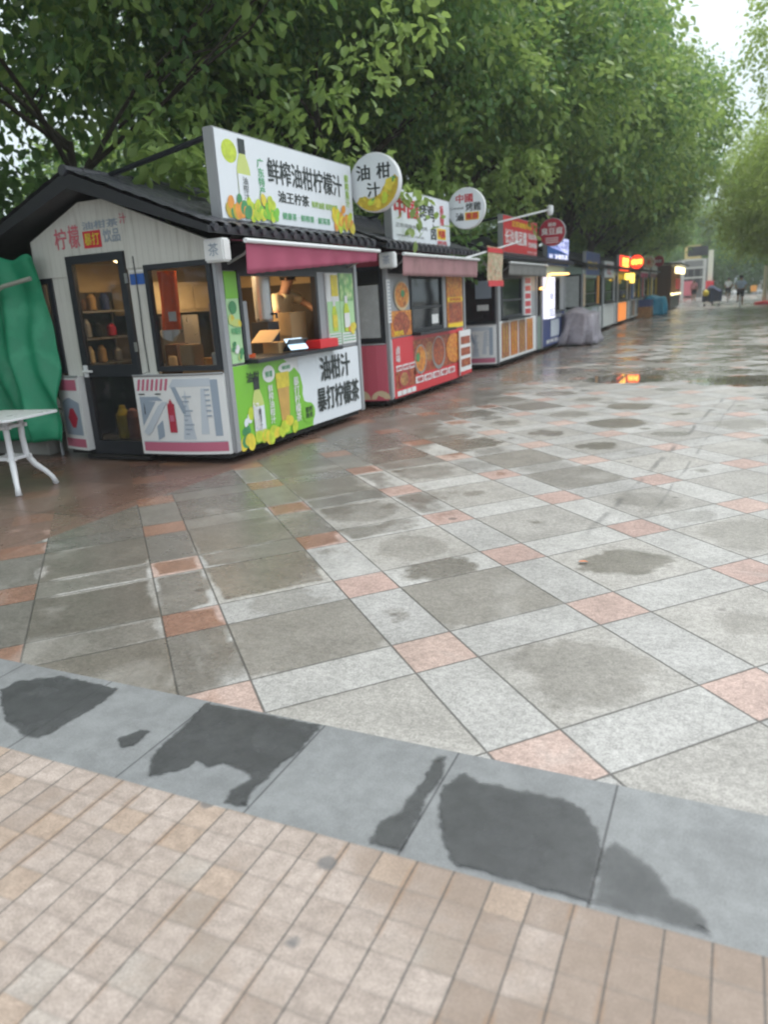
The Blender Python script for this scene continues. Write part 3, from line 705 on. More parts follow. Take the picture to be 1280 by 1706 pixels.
    if closed: f.box(-0.04, 0.008, a, b, zc+0.04, zc+0.09); f.box(-0.03, 0.006, a, b, 1.30, 1.34)
    fo = f.build('service_window', trim, root)
    if closed:
        g = MB(); g.box(-0.022, -0.016, a, b, zc+0.09, 1.75); g.build('pane', 'glass_dark', fo)
    # closed side pieces of the front (poster boards)
    pm = MB(); pm.box(-0.045, -0.012, 0.09, a-0.05, zc, 1.80); pm.build('front_board', 'grey_metal', root)
    pm = MB(); pm.box(-0.045, -0.012, b+0.05, L-0.09, zc, 1.80); pm.build('front_board', 'grey_metal', root)
    # --- awning
    if awn:
        d0, d1 = awn_drop; ao = awn_out; ya, yb = 0.06, L-0.02
        mb = MB(); nn = 40
        mb.grid(lambda u, v: (0.02 + (ao-0.02)*v, ya+(yb-ya)*u, 2.07 - 0.04*v - 0.006*math.sin(u*9)*v), nn, 4)
        mb.grid(lambda u, v: (ao + 0.012*math.sin(u*38)*v - 0.02*v, ya+(yb-ya)*u, 2.02 - (d0+(d1-d0)*u + 0.008*abs(math.sin(u*50)))*v), nn*2, 5)
        ob = mb.build('awning', awn, root, solid=0.003, smooth=True)
        br = MB(); br.tube([(ao+0.015, ya-0.03, 2.03), (ao+0.015, yb+0.03, 2.03)], 0.022, 8); br.build('awning_bar', 'white_plastic', ob)
        for yy in (0.2, L-0.2):
            br = MB(); br.tube([(0.0, yy, 1.86), (ao*0.6, yy, 1.93), (ao, yy, 2.02)], 0.014, 6); br.build('awning_arm', 'grey_metal', ob)
    # --- door
    if door:
        mb = MB(); q0, q1, t = 1.04, 1.79, 0.075
        for bb in ((q0, q1, 1.97, 2.045), (q0, q1, 0.06, 0.20), (q0, q0+t, 0.20, 1.97), (q1-t, q1, 0.20, 1.97), (q0+t, q1-t, 0.86, 0.98)): mb.box(-bb[1], -bb[0], -0.035, 0.02, bb[2], bb[3])
        do = mb.build('door', trim, root)
        g = MB(); g.box(-q1+t, -q0-t, -0.012, -0.006, 0.98, 1.97); g.box(-q1+t, -q0-t, -0.012, -0.006, 0.20, 0.86); g.build('glass', 'glass_door' if glass == 'glass' else glass, do)
        hnd = MB(); hnd.tube([(-q1+0.05, -0.035, 0.92), (-q1+0.05, -0.08, 0.92), (-q1+0.17, -0.08, 0.92)], 0.013, 8); hnd.box(-q1+0.02, -q1+0.075, -0.045, -0.035, 0.86, 0.98); hnd.build('handle', 'white_plastic', do)
        st = MB(); st.box(-1.85, -0.98, -0.10, 0.0, 0.02, 0.055); st.build('door_step', 'black', root)
    roof_parts(root, L)
    return root, fp

def signboard(Y0, Y1, z0, z1, label, face, group='roof signboards over the kiosks', th=0.11, edge='grey_metal', x=0.03, cat='sign', brace=True):
    root = empty('signboard', (x, Y0, z0)); tag(root, label, cat, group)
    mb = MB(); mb.box(-th, 0, 0, Y1-Y0, 0, z1-z0); b = mb.build('board', edge, root, bevel=0.008)
    fm = MB(); pl = PL((0.001, 0, 0), (0,1,0), (0,0,1)); rect(fm, pl, 0.015, Y1-Y0-0.015, 0.015, z1-z0-0.015, 1); fo = fm.build('face', face, root)
    if brace:
        for yy in (0.15, Y1-Y0-0.15): br = MB(); br.tube([(-th, yy, z1-z0-0.04), (-1.40-x, yy, 2.78-z0)], 0.026, 6); br.build('brace', 'dark_metal', root)
        for yy in (0.3, Y1-Y0-0.3): br = MB(); br.tube([(-th/2, yy, 0.0), (-th/2, yy, 2.16-z0)], 0.02, 6); br.build('foot', 'dark_metal', root)
    return root, pl, fo
def disc_sign(Y, zc, r, label, face, group='round signs hung out from the roof', rim='white_plastic', x0=0.10):
    root = empty('round_sign', (x0 + r, Y, zc)); tag(root, label, 'sign', group)
    mb = MB(); n = 48; mb.lathe((0, 0, 0), [(r*0.97, -0.05), (r, -0.04), (r, 0.04), (r*0.97, 0.05)], n, 'y'); mb.build('disc', rim, root)
    fm = MB(); pl = PL((0, -0.051, 0), (1,0,0), (0,0,1)); ell(fm, pl, 0, 0, r*0.955, r*0.955, 1, 0, 48); fm.build('face', face, root)
    for zz in (-r*0.4, r*0.4): br = MB(); br.tube([(-r*0.9, 0, zz), (-r-0.20, 0, zz)], 0.012, 6); br.build('bracket', 'grey_metal', root)
    return root, pl

# ---- print helpers
def bottle(mb, pl, u, v, s, cap, body, lab, k=2):
    """u,v = centre of the foot, s = height; material indices"""
    w_ = 0.17*s
    poly(mb, pl, [(u-w_, v), (u+w_, v), (u+w_, v+0.58*s), (u+w_*0.75, v+0.70*s), (u+w_*0.42, v+0.80*s), (u-w_*0.42, v+0.80*s), (u-w_*0.75, v+0.70*s), (u-w_, v+0.58*s)], k, body)
    rect(mb, pl, u-w_*0.5, u+w_*0.5, v+0.80*s, v+1.0*s, k+0.4, cap)
    rect(mb, pl, u-w_*0.97, u+w_*0.97, v+0.12*s, v+0.52*s, k+0.8, lab)
def fruits(mb, pl, u0, u1, v0, v1, n, r, mis, k=2, seed=1):
    rr = random.Random(seed)
    for i in range(n):
        u = u0+(u1-u0)*(i+rr.random())/n; v = v0+(v1-v0)*rr.random()*(0.35+0.65*rr.random()); q = r*(0.75+rr.random()*0.5)
        ell(mb, pl, u, v, q*1.15, q*0.9, k+0.12*i, rr.choice(mis), 16, rr.random()*2)

# ---- first kiosk : citrus drinks
k1, fp1 = kiosk(0.0, 2.86, 'white lemon drinks kiosk with open serving window and green banner, nearest of the row', front_open=(0.36, 1.80), awn='maroon', awn_drop=(0.27, 0.10), detail=2)
pl = PL((0.002, 0.09, 0.12), (0,1,0), (0,0,1))      # banner plane, width 2.68, height .80
mb = MB(); mats = ['green_grass', 'ink_white', 'sign_white']
poly(mb, pl, [(0,0), (1.42,0)] + [(1.42+0.03*math.sin(t), 0.02+0.10*t) for t in (0.5,1,1.5,2)] + [(1.38,0.26),(1.27,0.30),(1.24,0.38),(1.26,0.46),(1.22,0.60),(1.12,0.68),(1.02,0.70),(0.98,0.745),(0.90,0.80),(0,0.80)], 1, 0)
rect(mb, pl, 1.2, 2.68, 0, 0.80, 0.4, 2)
ban = mb.build('banner', mats, fp1)
mb = MB()
text(mb, pl, '油柑汁', 1.68, 2.42, 0.47, 0.74, 3, 0, 0.03); text(mb, pl, '暴打柠檬茶', 1.56, 2.62, 0.13, 0.40, 3, 0, 0.035)
text(mb, pl, '油柑', 0.20, 0.42, 0.62, 0.72, 3, 0, 0.02); mb.build('lettering', 'ink', ban)
mb = MB(); text(mb, pl, '鲜榨油柑汁', 0.555, 0.645, 0.16, 0.56, 3, 0, 0.02, vertical=True); text(mb, pl, '暴打柠檬茶', 1.06, 1.17, 0.10, 0.58, 3, 0, 0.02, vertical=True)
text(mb, pl, '好喝', 0.25, 0.36, 0.14, 0.42, 4.5, 0, 0.02, vertical=True); mb.build('lettering', 'ink_white', ban)
mb = MB(); mats = ['ink_white', 'green_grass', 'ink', 'juice', 'lime', 'lemon', 'tea', 'leaf_print', 'sign_white', 'ink_green']
ell(mb, pl, 0.60, 0.67, 0.115, 0.085, 2, 0); text(mb, pl, '鲜果', 0.535, 0.665, 0.635, 0.70, 3, 9, 0.02)
ell(mb, pl, 0.94, 0.70, 0.15, 0.055, 2, 0); text(mb, pl, '鲜榨', 0.86, 1.02, 0.68, 0.725, 3, 9, 0.02)
mb.build('badge', mats, ban)
mb = MB(); bottle(mb, pl, 0.36, 0.06, 0.60, 2, 3, 8, 2)
text(mb, pl, '油柑汁', 0.33, 0.39, 0.14, 0.36, 4, 2, 0.02, vertical=True); mb.build('bottle_picture', mats, ban)
mb = MB(); poly(mb, pl, [(0.78,0.10),(0.93,0.10),(0.985,0.66),(0.72,0.66)], 2, 6); poly(mb, pl, [(0.73,0.50),(0.975,0.50),(0.985,0.66),(0.72,0.66)], 2.5, 5)
fruits(mb, pl, 0.84, 1.02, 0.05, 0.20, 5, 0.055, [5, 4, 5], 3, 3); mb.build('cup_picture', mats, ban)
mb = MB(); fruits(mb, pl, 0.30, 0.88, 0.02, 0.14, 16, 0.055, [4, 4, 5], 4.2, 8); fruits(mb, pl, 0.03, 0.22, 0.03, 0.12, 4, 0.06, [5, 5, 7], 3, 9)
fruits(mb, pl, 0.08, 0.22, 0.14, 0.50, 5, 0.05, [7, 4, 8], 2.2, 4); mb.build('fruit_picture', mats, ban)
mb = MB(); ell(mb, pl, 1.34, 0.16, 0.14, 0.115, 2.4, 1, 24); text(mb, pl, '现榨\n现卖', 1.26, 1.42, 0.10, 0.23, 3.4, 2, 0.02); mb.build('badge', mats, ban)
# left strip poster and right posters
def poster(root, y0, y1, z0, z1, m, name='poster', x=0.0): 
    mb = MB(); mb.box(x-0.01, x+0.004, y0, y1, z0, z1); return mb.build(name, m, root)
p = poster(k1, 0.10, 0.30, 0.945, 1.79, 'pale_green'); pp = PL((0.005, 0.10, 0.945), (0,1,0), (0,0,1))
mb = MB(); mats = ['green_grass', 'leaf_print', 'lemon', 'juice', 'ink_green', 'white']
rect(mb, pp, 0, 0.20, 0.60, 0.845, 1, 0); ell(mb, pp, 0.09, 0.52, 0.06, 0.06, 2, 1); fruits(mb, pp, 0.02, 0.18, 0.36, 0.44, 5, 0.035, [2,3,3], 2, 5)
text(mb, pp, '柠檬茶', 0.03, 0.18, 0.27, 0.33, 2, 4); fruits(mb, pp, 0.02, 0.18, 0.03, 0.22, 7, 0.028, [1,3,5], 2, 6); mb.build('poster_print', mats, p)
p = poster(k1, 2.05, 2.36, 0.97, 1.79, 'white'); pp = PL((0.005, 2.05, 0.97), (0,1,0), (0,0,1))
mb = MB(); mats = ['leaf_mix', 'lime', 'white', 'lemon', 'ink', 'orange_fruit', 'pale_green', 'ink_green']
rect(mb, pp, 0.0, 0.31, 0.14, 0.50, 1, 6); bottle(mb, pp, 0.16, 0.16, 0.36, 2, 1, 3, 2); rect(mb, pp, 0.02, 0.10, 0.55, 0.80, 1, 2); rect(mb, pp, 0.12, 0.29, 0.56, 0.80, 1, 3)
for i in range(4): rect(mb, pp, 0.02, 0.29, 0.02+0.03*i, 0.03+0.03*i, 1, 7)
mb.build('poster_print', mats, p)
p = poster(k1, 2.38, 2.74, 0.97, 1.79, 'pale_green'); pp = PL((0.005, 2.38, 0.97), (0,1,0), (0,0,1))
mb = MB(); rect(mb, pp, 0.0, 0.36, 0.50, 0.82, 1, 0); rect(mb, pp, 0, 0.36, 0, 0.13, 1, 2); bottle(mb, pp, 0.14, 0.14, 0.42, 2, 1, 2, 2); fruits(mb, pp, 0.20, 0.33, 0.16, 0.30, 4, 0.05, [5,3], 3, 4)
for i in range(3): rect(mb, pp, 0.02, 0.34, 0.03+0.035*i, 0.04+0.035*i, 2, 7)
mb.build('poster_print', mats, p)
# lettering on the gable
mb = MB(); pg = PL((-1.95, -0.014, 2.09), (1,0,0), (0,0,1)); text(mb, pg, '柠', 0.05, 0.21, 0.03, 0.22, 1, 0, 0.02); text(mb, pg, '檬', 0.24, 0.38, 0.03, 0.24, 1, 0, 0.02); text(mb, pg, '汁', 0.92, 1.0, 0.20, 0.29, 1, 0, 0.02)
mb.build('lettering', 'ink_pink', k1)
mb = MB(); rect(mb, pg, 0.43, 0.66, 0.015, 0.17, 1, 0); text(mb, pg, '暴打', 0.45, 0.64, 0.04, 0.15, 2, 1, 0.02); mb.build('red_badge', ['red_print', 'lemon'], k1)
mb = MB(); text(mb, pg, '油柑茶', 0.44, 0.90, 0.185, 0.255, 1, 0, 0.02); text(mb, pg, '饮品', 0.69, 0.90, 0.05, 0.17, 1, 0, 0.02); mb.build('lettering', 'slate_print', k1)
mb = MB(); pg = PL((-1.03, -0.002, 1.70), (1,0,0), (0,0,1)); rect(mb, pg, 0.02, 0.205, 0.03, 0.13, 1, 0); rect(mb, pg, 0.02, 0.205, 0.145, 0.165, 1, 1); mb.build('sticker', ['blue_print', 'white'], k1)
# loudspeaker box by the eave
def eave_box(root, y):
    mb = MB(); mb.box(-0.02, 0.20, y-0.10, y+0.02, 1.86, 2.06); b = mb.build('eave_box', 'white', root, bevel=0.015)
    pq_ = PL((0.0, y-0.102, 1.86), (1,0,0), (0,0,1)); m2 = MB(); text(m2, pq_, '茶', 0.04, 0.15, 0.05, 0.16, 1, 0, 0.01); m2.build('lettering', 'slate_print', b)
eave_box(k1, -0.02)

# roof sign 1
sg, pl, fo = signboard(0.14, 2.84, 2.24, 3.02, 'large white roof signboard printed with juice bottle and black lettering, nearest of the signboards', 'sign_white')
mats = ['ink', 'juice', 'lime', 'lemon', 'leaf_print', 'sign_white', 'ink_green', 'ink_lime', 'orange_fruit', 'green_grass', 'lemon_shade']
mb = MB(); ell(mb, pl, 0.22, 0.60, 0.12, 0.10, 1.2, 2); bottle(mb, pl, 0.42, 0.09, 0.64, 0, 1, 5, 2); text(mb, pl, '油柑汁', 0.38, 0.47, 0.20, 0.40, 4, 0, 0.01, vertical=True); mb.build('bottle_picture', mats, fo)
mb = MB(); fruits(mb, pl, 0.08, 0.44, 0.05, 0.20, 12, 0.055, [3,10,8,4], 3, 2); fruits(mb, pl, 0.45, 0.92, 0.05, 0.24, 40, 0.042, [2,2,9,3], 3, 5); fruits(mb, pl, 2.16, 2.62, 0.06, 0.28, 34, 0.05, [3,3,10,8,2], 3, 6); mb.build('fruit_picture', mats, fo)
mb = MB(); text(mb, pl, '鲜榨油柑柠檬汁', 0.84, 2.42, 0.40, 0.63, 2, 0, 0.022); text(mb, pl, '油王柠茶', 1.0, 1.62, 0.23, 0.34, 2, 0, 0.03); mb.build('lettering', 'ink', fo)
mb = MB(); text(mb, pl, '广东特产', 0.66, 0.77, 0.26, 0.60, 2, 0, 0.02, vertical=True); text(mb, pl, '鲜榨果汁', 2.50, 2.60, 0.30, 0.66, 2, 1, 0.03, vertical=True)
text(mb, pl, '鲜榨油柑 鲜榨柠檬', 1.68, 2.28, 0.23, 0.30, 2, 1, 0.02); text(mb, pl, '健康茶 · 鲜榨果 · 解渴茶', 1.05, 2.08, 0.07, 0.14, 2, 0, 0.015); mb.build('lettering', ['ink_green', 'ink_lime'], fo)
ds, pl = disc_sign(2.95, 2.575, 0.36, 'round white sign with black lettering and lemons along its lower rim', 'sign_white', rim='white_plastic', x0=0.04)
ds.location.x, ds.location.z = 0.3, 2.81; ds.scale = (0.925, 0.925, 0.925)
mb = MB(); text(mb, pl, '油', -0.24, -0.05, 0.04, 0.22, 2, 0, 0.03); text(mb, pl, '柑', 0.05, 0.24, 0.04, 0.22, 2, 0, 0.03); text(mb, pl, '汁', -0.10, 0.08, -0.17, 0.0, 2, 0, 0.03); mb.build('lettering', 'ink', ds)
mb = MB(); rr_ = random.Random(3)
seg = [(0.343*math.cos(R(a)), 0.343*math.sin(R(a))) for a in range(-140, 6, 6)] + [(0.30, 0.07), (0.25, 0.03), (0.20, -0.04), (0.13, -0.06), (0.08, -0.14), (-0.02, -0.18), (-0.12, -0.19), (-0.2, -0.17)]
poly(mb, pl, seg, 1.6, 3)
for i in range(26):
    t_ = R(-136 + rr_.random()*138); q = 0.19 + 0.105*rr_.random()
    if t_ < R(-60): q = max(q, 0.235)
    ell(mb, pl, q*math.cos(t_), q*math.sin(t_), 0.048+0.012*rr_.random(), 0.036, 2+0.12*i, rr_.choice([0,0,1,3]), 14, rr_.random()*3)
    if i % 5 == 0: ell(mb, pl, q*math.cos(t_)+0.03, q*math.sin(t_)+0.03, 0.03, 0.012, 2.05+0.12*i, 4, 10, rr_.random()*3)
mb.build('fruit_picture', ['lemon', 'lime', 'orange_fruit', 'lemon_shade', 'leaf_print'], ds)

# ---- second kiosk : pink, braised food
k2, fp2 = kiosk(3.72, 3.32, 'pink kiosk with red food banner and closed dark window', wall='dark_pink_wall', lower='pink_wall', front_open=(0.92, 2.15), awn='pink_canvas', awn_drop=(0.26, 0.27), closed=True, panel='white', door=False, awn_out=0.26)
mb = MB(); mb.box(-0.75, -0.10, -0.01, 0.002, 0.96, 1.66); mb.build('window_poster', 'plastic_sheet', k2)
pl = PL((0.002, 0.13, 0.10), (0,1,0), (0,0,1))      # 3.1 x .82
mats = ['red_print', 'food_red', 'food_orange', 'white', 'crimson_print', 'leaf_print', 'steel', 'food_brown']
mb = MB(); rect(mb, pl, 0, 3.05, 0, 0.83, 0.5, 0); ban = mb.build('banner', mats, fp2)
mb = MB(); rect(mb, pl, 0.75, 3.05, 0.26, 0.76, 1, 1); rect(mb, pl, 0.05, 0.8, 0.12, 0.36, 1, 1)
kk = 1.3
for (u, v, a, b, m_) in ((1.4, 0.55, 0.18, 0.15, 7), (1.02, 0.46, 0.24, 0.22, 6), (1.02, 0.47, 0.21, 0.19, 2), (1.80, 0.50, 0.30, 0.26, 6), (1.80, 0.52, 0.26, 0.22, 1), (2.55, 0.52, 0.40, 0.24, 2), (0.35, 0.24, 0.2, 0.12, 4), (0.35, 0.24, 0.16, 0.1, 7), (0.9, 0.5, 0.07, 0.07, 5)):
    kk += 0.25; ell(mb, pl, u, v, a, b, kk, m_)
mb.build('food_picture', mats, ban)
mb = MB()
for i in range(3): rect(mb, pl, 0.08+0.24*i, 0.29+0.24*i, 0.37, 0.45, 2, 3)
for i in range(5): rect(mb, pl, 0.78+0.36*i, 1.10+0.36*i, 0.12, 0.22, 2, 3)
for i in range(4): rect(mb, pl, 0.08+0.18*i, 0.24+0.18*i, 0.02, 0.09, 2, 3)
text(mb, pl, '卤味', 0.10, 0.24, 0.49, 0.72, 2, 3, 0.02, vertical=True)
mb.build('price_label', mats, ban)
mb = MB()
for i, s_ in enumerate(['鸡脚', '烤鸡', '鸡翅', '鸡腿', '猪蹄']): text(mb, pl, s_, 0.83+0.36*i, 1.05+0.36*i, 0.135, 0.205, 3, 0, 0.02)
for i, s_ in enumerate(['卤鸡', '辣鸡', '烤鸭']): text(mb, pl, s_, 0.10+0.24*i, 0.27+0.24*i, 0.385, 0.435, 3, 0, 0.02)
mb.build('lettering', 'ink_red', ban)
# big food poster left of the window: bowl over pots, and the tall yellow poster on the right
p = poster(k2, 0.12, 0.85, 0.95, 1.30, 'food_orange', x=0.004); pp = PL((0.009, 0.12, 0.95), (0,1,0), (0,0,1))
mb = MB(); ell(mb, pp, 0.36, 0.17, 0.30, 0.16, 1, 0); text(mb, pp, '烤鸡', 0.08, 0.40, 0.01, 0.08, 2, 1, 0.03); mb.build('poster_print', ['food_red', 'ink_yellow'], p)
mb = MB(); pp = PL((0.0, 0.55, 1.50), (0,1,0), (0,0,1)); ell(mb, pp, 0, 0, 0.27, 0.20, 1, 0); ell(mb, pp, 0, 0.01, 0.24, 0.17, 2, 1); ell(mb, pp, 0.02, 0.03, 0.07, 0.05, 3, 2); mb.build('bowl_poster', ['cream', 'food_orange', 'leaf_print'], k2)
p = poster(k2, 2.42, 3.18, 0.95, 1.79, 'food_orange'); pp = PL((0.005, 2.42, 0.95), (0,1,0), (0,0,1))
mb = MB(); rect(mb, pp, 0.0, 0.76, 0.0, 0.07, 1, 0); rect(mb, pp, 0.0, 0.76, 0.42, 0.49, 1, 0); rect(mb, pp, 0.06, 0.70, 0.09, 0.40, 1, 1); text(mb, pp, '炸鸡烤串', 0.1, 0.66, 0.43, 0.48, 2, 2, 0.03); mb.build('poster_print', ['ink_yellow', 'food_red', 'ink_red'], p)
# price list strip on the near corner
p = poster(k2, 0.0, 0.10, 1.15, 1.72, 'white', x=0.022); pp = PL((0.027, 0.0, 1.15), (0,1,0), (0,0,1)); mb = MB()
for i in range(12): rect(mb, pp, 0.012, 0.088, 0.03+0.045*i, 0.045+0.045*i, 1, 0)
mb.build('poster_print', 'slate_print', p)
mb = MB(); mb.box(-0.02, -0.012, 1.75, 2.02, 1.06, 1.20); mb.build('notice', 'white', k2)
eave_box(k2, -0.02)
mb = MB(); mb.box(0.03, 0.05, 2.85, 3.45, 0.13, 0.88); so_ = mb.build('side_poster', 'white', k2); pp = PL((0.051, 2.85, 0.13), (0,1,0), (0,0,1))
mb = MB()
for i in range(3): rect(mb, pp, 0.05, 0.55, 0.14+0.19*i, 0.27+0.19*i, 1, 0)
rect(mb, pp, 0.0, 0.6, 0.0, 0.06, 1, 1); mb.build('poster_print', ['food_red', 'red_print'], so_)

sg, pl, fo = signboard(3.98, 6.30, 2.22, 2.92, 'white roof signboard with red and black characters and a yellow square above the pink kiosk', 'sign_white')
mb = MB(); text(mb, pl, '中国', 0.10, 0.95, 0.33, 0.58, 2, 0, 0.05); text(mb, pl, '香辣', 1.86, 2.04, 0.30, 0.60, 2, 0, 0.03, vertical=True); text(mb, pl, '烤鸡', 1.70, 2.12, 0.02, 0.08, 4, 0, 0.03); mb.build('lettering', 'ink_red', fo)
mb = MB(); text(mb, pl, '烤鸡', 1.0, 1.62, 0.34, 0.58, 2, 0, 0.03); text(mb, pl, '卤', 1.45, 1.68, 0.08, 0.30, 2, 0, 0.03); text(mb, pl, '正宗风味中国烤鸡', 0.12, 1.30, 0.19, 0.25, 2, 0, 0.0); text(mb, pl, 'CHINESE ROAST CHICKEN', 0.12, 1.15, 0.075, 0.10, 2, 0, 0.0); mb.build('lettering', 'ink', fo)
mb = MB(); rect(mb, pl, 1.72, 2.10, 0.10, 0.26, 2, 0); text(mb, pl, '鸡脚', 1.76, 2.06, 0.12, 0.24, 3, 1, 0.03); mb.build('yellow_badge', ['ink_yellow', 'ink_red'], fo)
ds, pl = disc_sign(6.48, 2.86, 0.35, 'round white sign with red, black and yellow lettering beside the second signboard', 'sign_white', x0=0.08)
ds.location.x, ds.location.z = 0.27, 2.8; ds.scale = (0.9, 0.9, 0.9)
mb = MB(); text(mb, pl, '中國', -0.18, 0.13, 0.10, 0.24, 2, 0, 0.03); text(mb, pl, '雞腳', 0.0, 0.22, -0.19, -0.08, 3.4, 0, 0.03); mb.build('lettering', 'ink_red', ds)
mb = MB(); text(mb, pl, '烤雞', 0.0, 0.28, -0.05, 0.09, 2, 0, 0.02); text(mb, pl, 'CHINESE', -0.30, -0.04, -0.005, 0.03, 2, 0, 0.0); text(mb, pl, '滷', -0.19, -0.05, -0.20, -0.07, 2, 0, 0.03); mb.build('lettering', 'ink', ds)
mb = MB(); rect(mb, pl, -0.02, 0.24, -0.20, -0.07, 2, 0); mb.build('yellow_badge', 'ink_yellow', ds)

# ---- third kiosk : grey-white, skewers
k3, fp3 = kiosk(9.05, 3.30, 'grey white kiosk with skewer picture banner and grey awning under the red signboard', front_open=(0.35, 1.85), awn='grey_canvas', awn_drop=(0.22, 0.24), closed=True, glass='glass_dark', awn_out=0.24)
pl = PL((0.002, 0.13, 0.12), (0,1,0), (0,0,1)); mb = MB(); mats = ['white', 'food_brown', 'food_orange', 'ink_red', 'lemon']
for i in range(4): rect(mb, pl, 0.12+0.68*i, 0.70+0.68*i, 0.06, 0.76, 1, 1 if i % 2 == 0 else 2)
for i in range(4):
    for j in range(5): mb.cm = 4 if j % 2 else 3; rect(mb, pl, 0.16+0.68*i+0.11*j, 0.19+0.68*i+0.11*j, 0.10+0.05*(j % 2), 0.70, 2, mb.cm)
mb.build('food_picture', mats, fp3)
p = poster(k3, 2.10, 2.75, 0.95, 1.79, 'white'); pp = PL((0.005, 2.10, 0.95), (0,1,0), (0,0,1)); mb = MB()
for i in range(5): rect(mb, pp, 0.08, 0.57, 0.04+0.165*i, 0.15+0.165*i, 1, 0)
mb.build('poster_print', 'red_print', p)
mb = MB(); pw = PL((-0.60, -0.0, 1.1), (1,0,0), (0,0,1)); rect(mb, pw, 0.15, 0.48, 0.28, 0.62, 1, 0); rect(mb, pw, 0.18, 0.42, 0.05, 0.16, 1, 1); mb.build('notice', ['slate_print', 'white'], k3)
mb = MB(); mb.box(-0.5, -0.48, 0.6, 0.9, 1.0, 1.25); mb.build('notice', 'white', k3)
sg, pl, fo = signboard(9.42, 12.25, 2.24, 2.96, 'red roof signboard with big white characters and a yellow line on top', 'red_print')
mb = MB(); text(mb, pl, '长沙臭豆腐', 0.12, 1.85, 0.18, 0.46, 2, 0, 0.03); text(mb, pl, '铁板烧烤', 2.0, 2.75, 0.34, 0.46, 2, 0, 0.03); text(mb, pl, '炸串烤肠', 2.0, 2.75, 0.16, 0.28, 2, 0, 0.03); text(mb, pl, '欢迎光临', 1.9, 2.75, 0.04, 0.09, 2, 0, 0.01); mb.build('lettering', 'ink_white', fo)
mb = MB(); text(mb, pl, '正宗湖南风味', 0.65, 2.3, 0.53, 0.64, 2, 0, 0.03); mb.build('lettering', 'ink_yellow', fo)
ds, pl = disc_sign(12.7, 2.84, 0.33, 'round dark red sign with white lettering beside the red signboard', 'crimson_print', rim='grey_metal')
ds.location.x, ds.location.z = 0.285, 2.77; ds.scale = (0.95, 0.95, 0.95)
mb = MB(); text(mb, pl, '湖南', -0.10, 0.10, 0.13, 0.22, 2, 0, 0.03); text(mb, pl, '臭豆腐', -0.26, 0.26, -0.06, 0.10, 2, 0, 0.03)
for zz in (-0.15, -0.20, -0.25): rect(mb, pl, -0.16, 0.16, zz, zz+0.02, 2, 0)
mb.build('lettering', 'ink_white', ds)
# slanting white pole with hanging menu banner
ro = empty('hanging_banner', (0.24, 8.5, 2.15)); tag(ro, 'cream and red menu banner hanging from a slanting white pole before the third kiosk', 'banner')
mb = MB(); mb.tube([(0.0, -2.1, -0.11), (0.0, 1.45, 0.30)], 0.018, 8); mb.build('pole', 'white_plastic', ro)
mb = MB(); mb.grid(lambda u, v: (0.03+0.01*math.sin(v*6), -0.95+0.95*u, 0.13+0.03*u-0.62*v + (-0.05*u)), 8, 8); mb.build('cloth', 'menu_mix', ro, solid=0.003)
mb = MB(); mb.box(0.035, 0.05, -0.95, 0.0, -0.56, -0.46); mb.box(0.035, 0.05, -0.95, 0.0, 0.02, 0.10); mb.build('cloth_border', 'red_print', ro)
# white arm with security camera
ro = empty('security_camera', (0.0, 9.6, 2.9)); tag(ro, 'small white security camera at the end of a white arm over the red signboard', 'camera')
mb = MB(); mb.tube([(0.05, -0.6, -0.13), (0.90, 0.0, 0.06)], 0.018, 8); mb.build('arm', 'white_plastic', ro)
mb = MB(); mb.lathe((0.92, 0.0, 0.02), [(0.03,0.12),(0.06,0.11),(0.065,0.0),(0.05,-0.05),(0.02,-0.07)], 14); mb.build('camera_head', 'white_plastic', ro)

# ---- fourth kiosk : mint with blue panel, lit
k4, fp4 = kiosk(12.82, 2.75, 'mint kiosk with blue banner, white light box and orange light strip', wall='mint', lower='mint', panel='navy_print', front_open=(0.95, 2.0), awn=None, door=False)
pl = PL((0.002, 0.1, 0.12), (0,1,0), (0,0,1)); mb = MB(); rect(mb, pl, 0.9, 1.9, 0.2, 0.62, 1, 0); text(mb, pl, '奶茶 冰饮', 0.2, 2.3, 0.66, 0.76, 1, 1, 0.03); text(mb, pl, '鲜榨果汁', 0.4, 2.2, 0.05, 0.15, 1, 1, 0.03); mb.build('banner_print', ['pale_print', 'ink_white'], fp4)
mb = MB(); mb.box(0.02, 0.14, 0.10, 0.85, 0.80, 1.78); lb = mb.build('light_box', 'lamp_white', k4); pp = PL((0.142, 0.10, 0.80), (0,1,0), (0,0,1)); mb = MB()
for i in range(4): rect(mb, pp, 0.08, 0.67, 0.06+0.05*i, 0.08+0.05*i, 1, 0)
text(mb, pp, '奶茶', 0.2, 0.55, 0.45, 0.6, 1, 0, 0.02); mb.build('lettering', 'navy_print', lb)
mb = MB(); mb.tube([(0.10, -0.55, 1.52), (0.16, -0.30, 1.53), (0.18, 0.0, 1.83), (0.18, 0.35, 1.85), (0.18, 2.3, 1.87)], 0.028, 8); mb.build('light_strip', 'lit_orange', k4)
mb = MB(); mb.box(-0.5, -0.4, 0.95, 1.7, 0.98, 1.7); mb.build('wooden_rack', 'food_brown', k4)
sg, pl, fo = signboard(13.3, 15.9, 2.06, 2.78, 'blue and white roof signboard behind the round dark red sign', 'blue_print')
mb = MB(); poly(mb, pl, [(0.3, 0.44), (1.9, 0.36), (2.58, 0.30), (2.58, 0.70), (0.1, 0.70)], 1, 0); text(mb, pl, '冰爽奶茶', 0.8, 2.45, 0.12, 0.30, 2, 0, 0.03); text(mb, pl, '饮品店', 0.2, 0.6, 0.10, 0.28, 2, 0, 0.02); mb.build('lettering', 'lamp_white', fo)
mb = MB(); text(mb, pl, '冰力工坊', 0.5, 2.45, 0.44, 0.66, 2.4, 0, 0.03); mb.build('lettering', 'blue_print', fo)

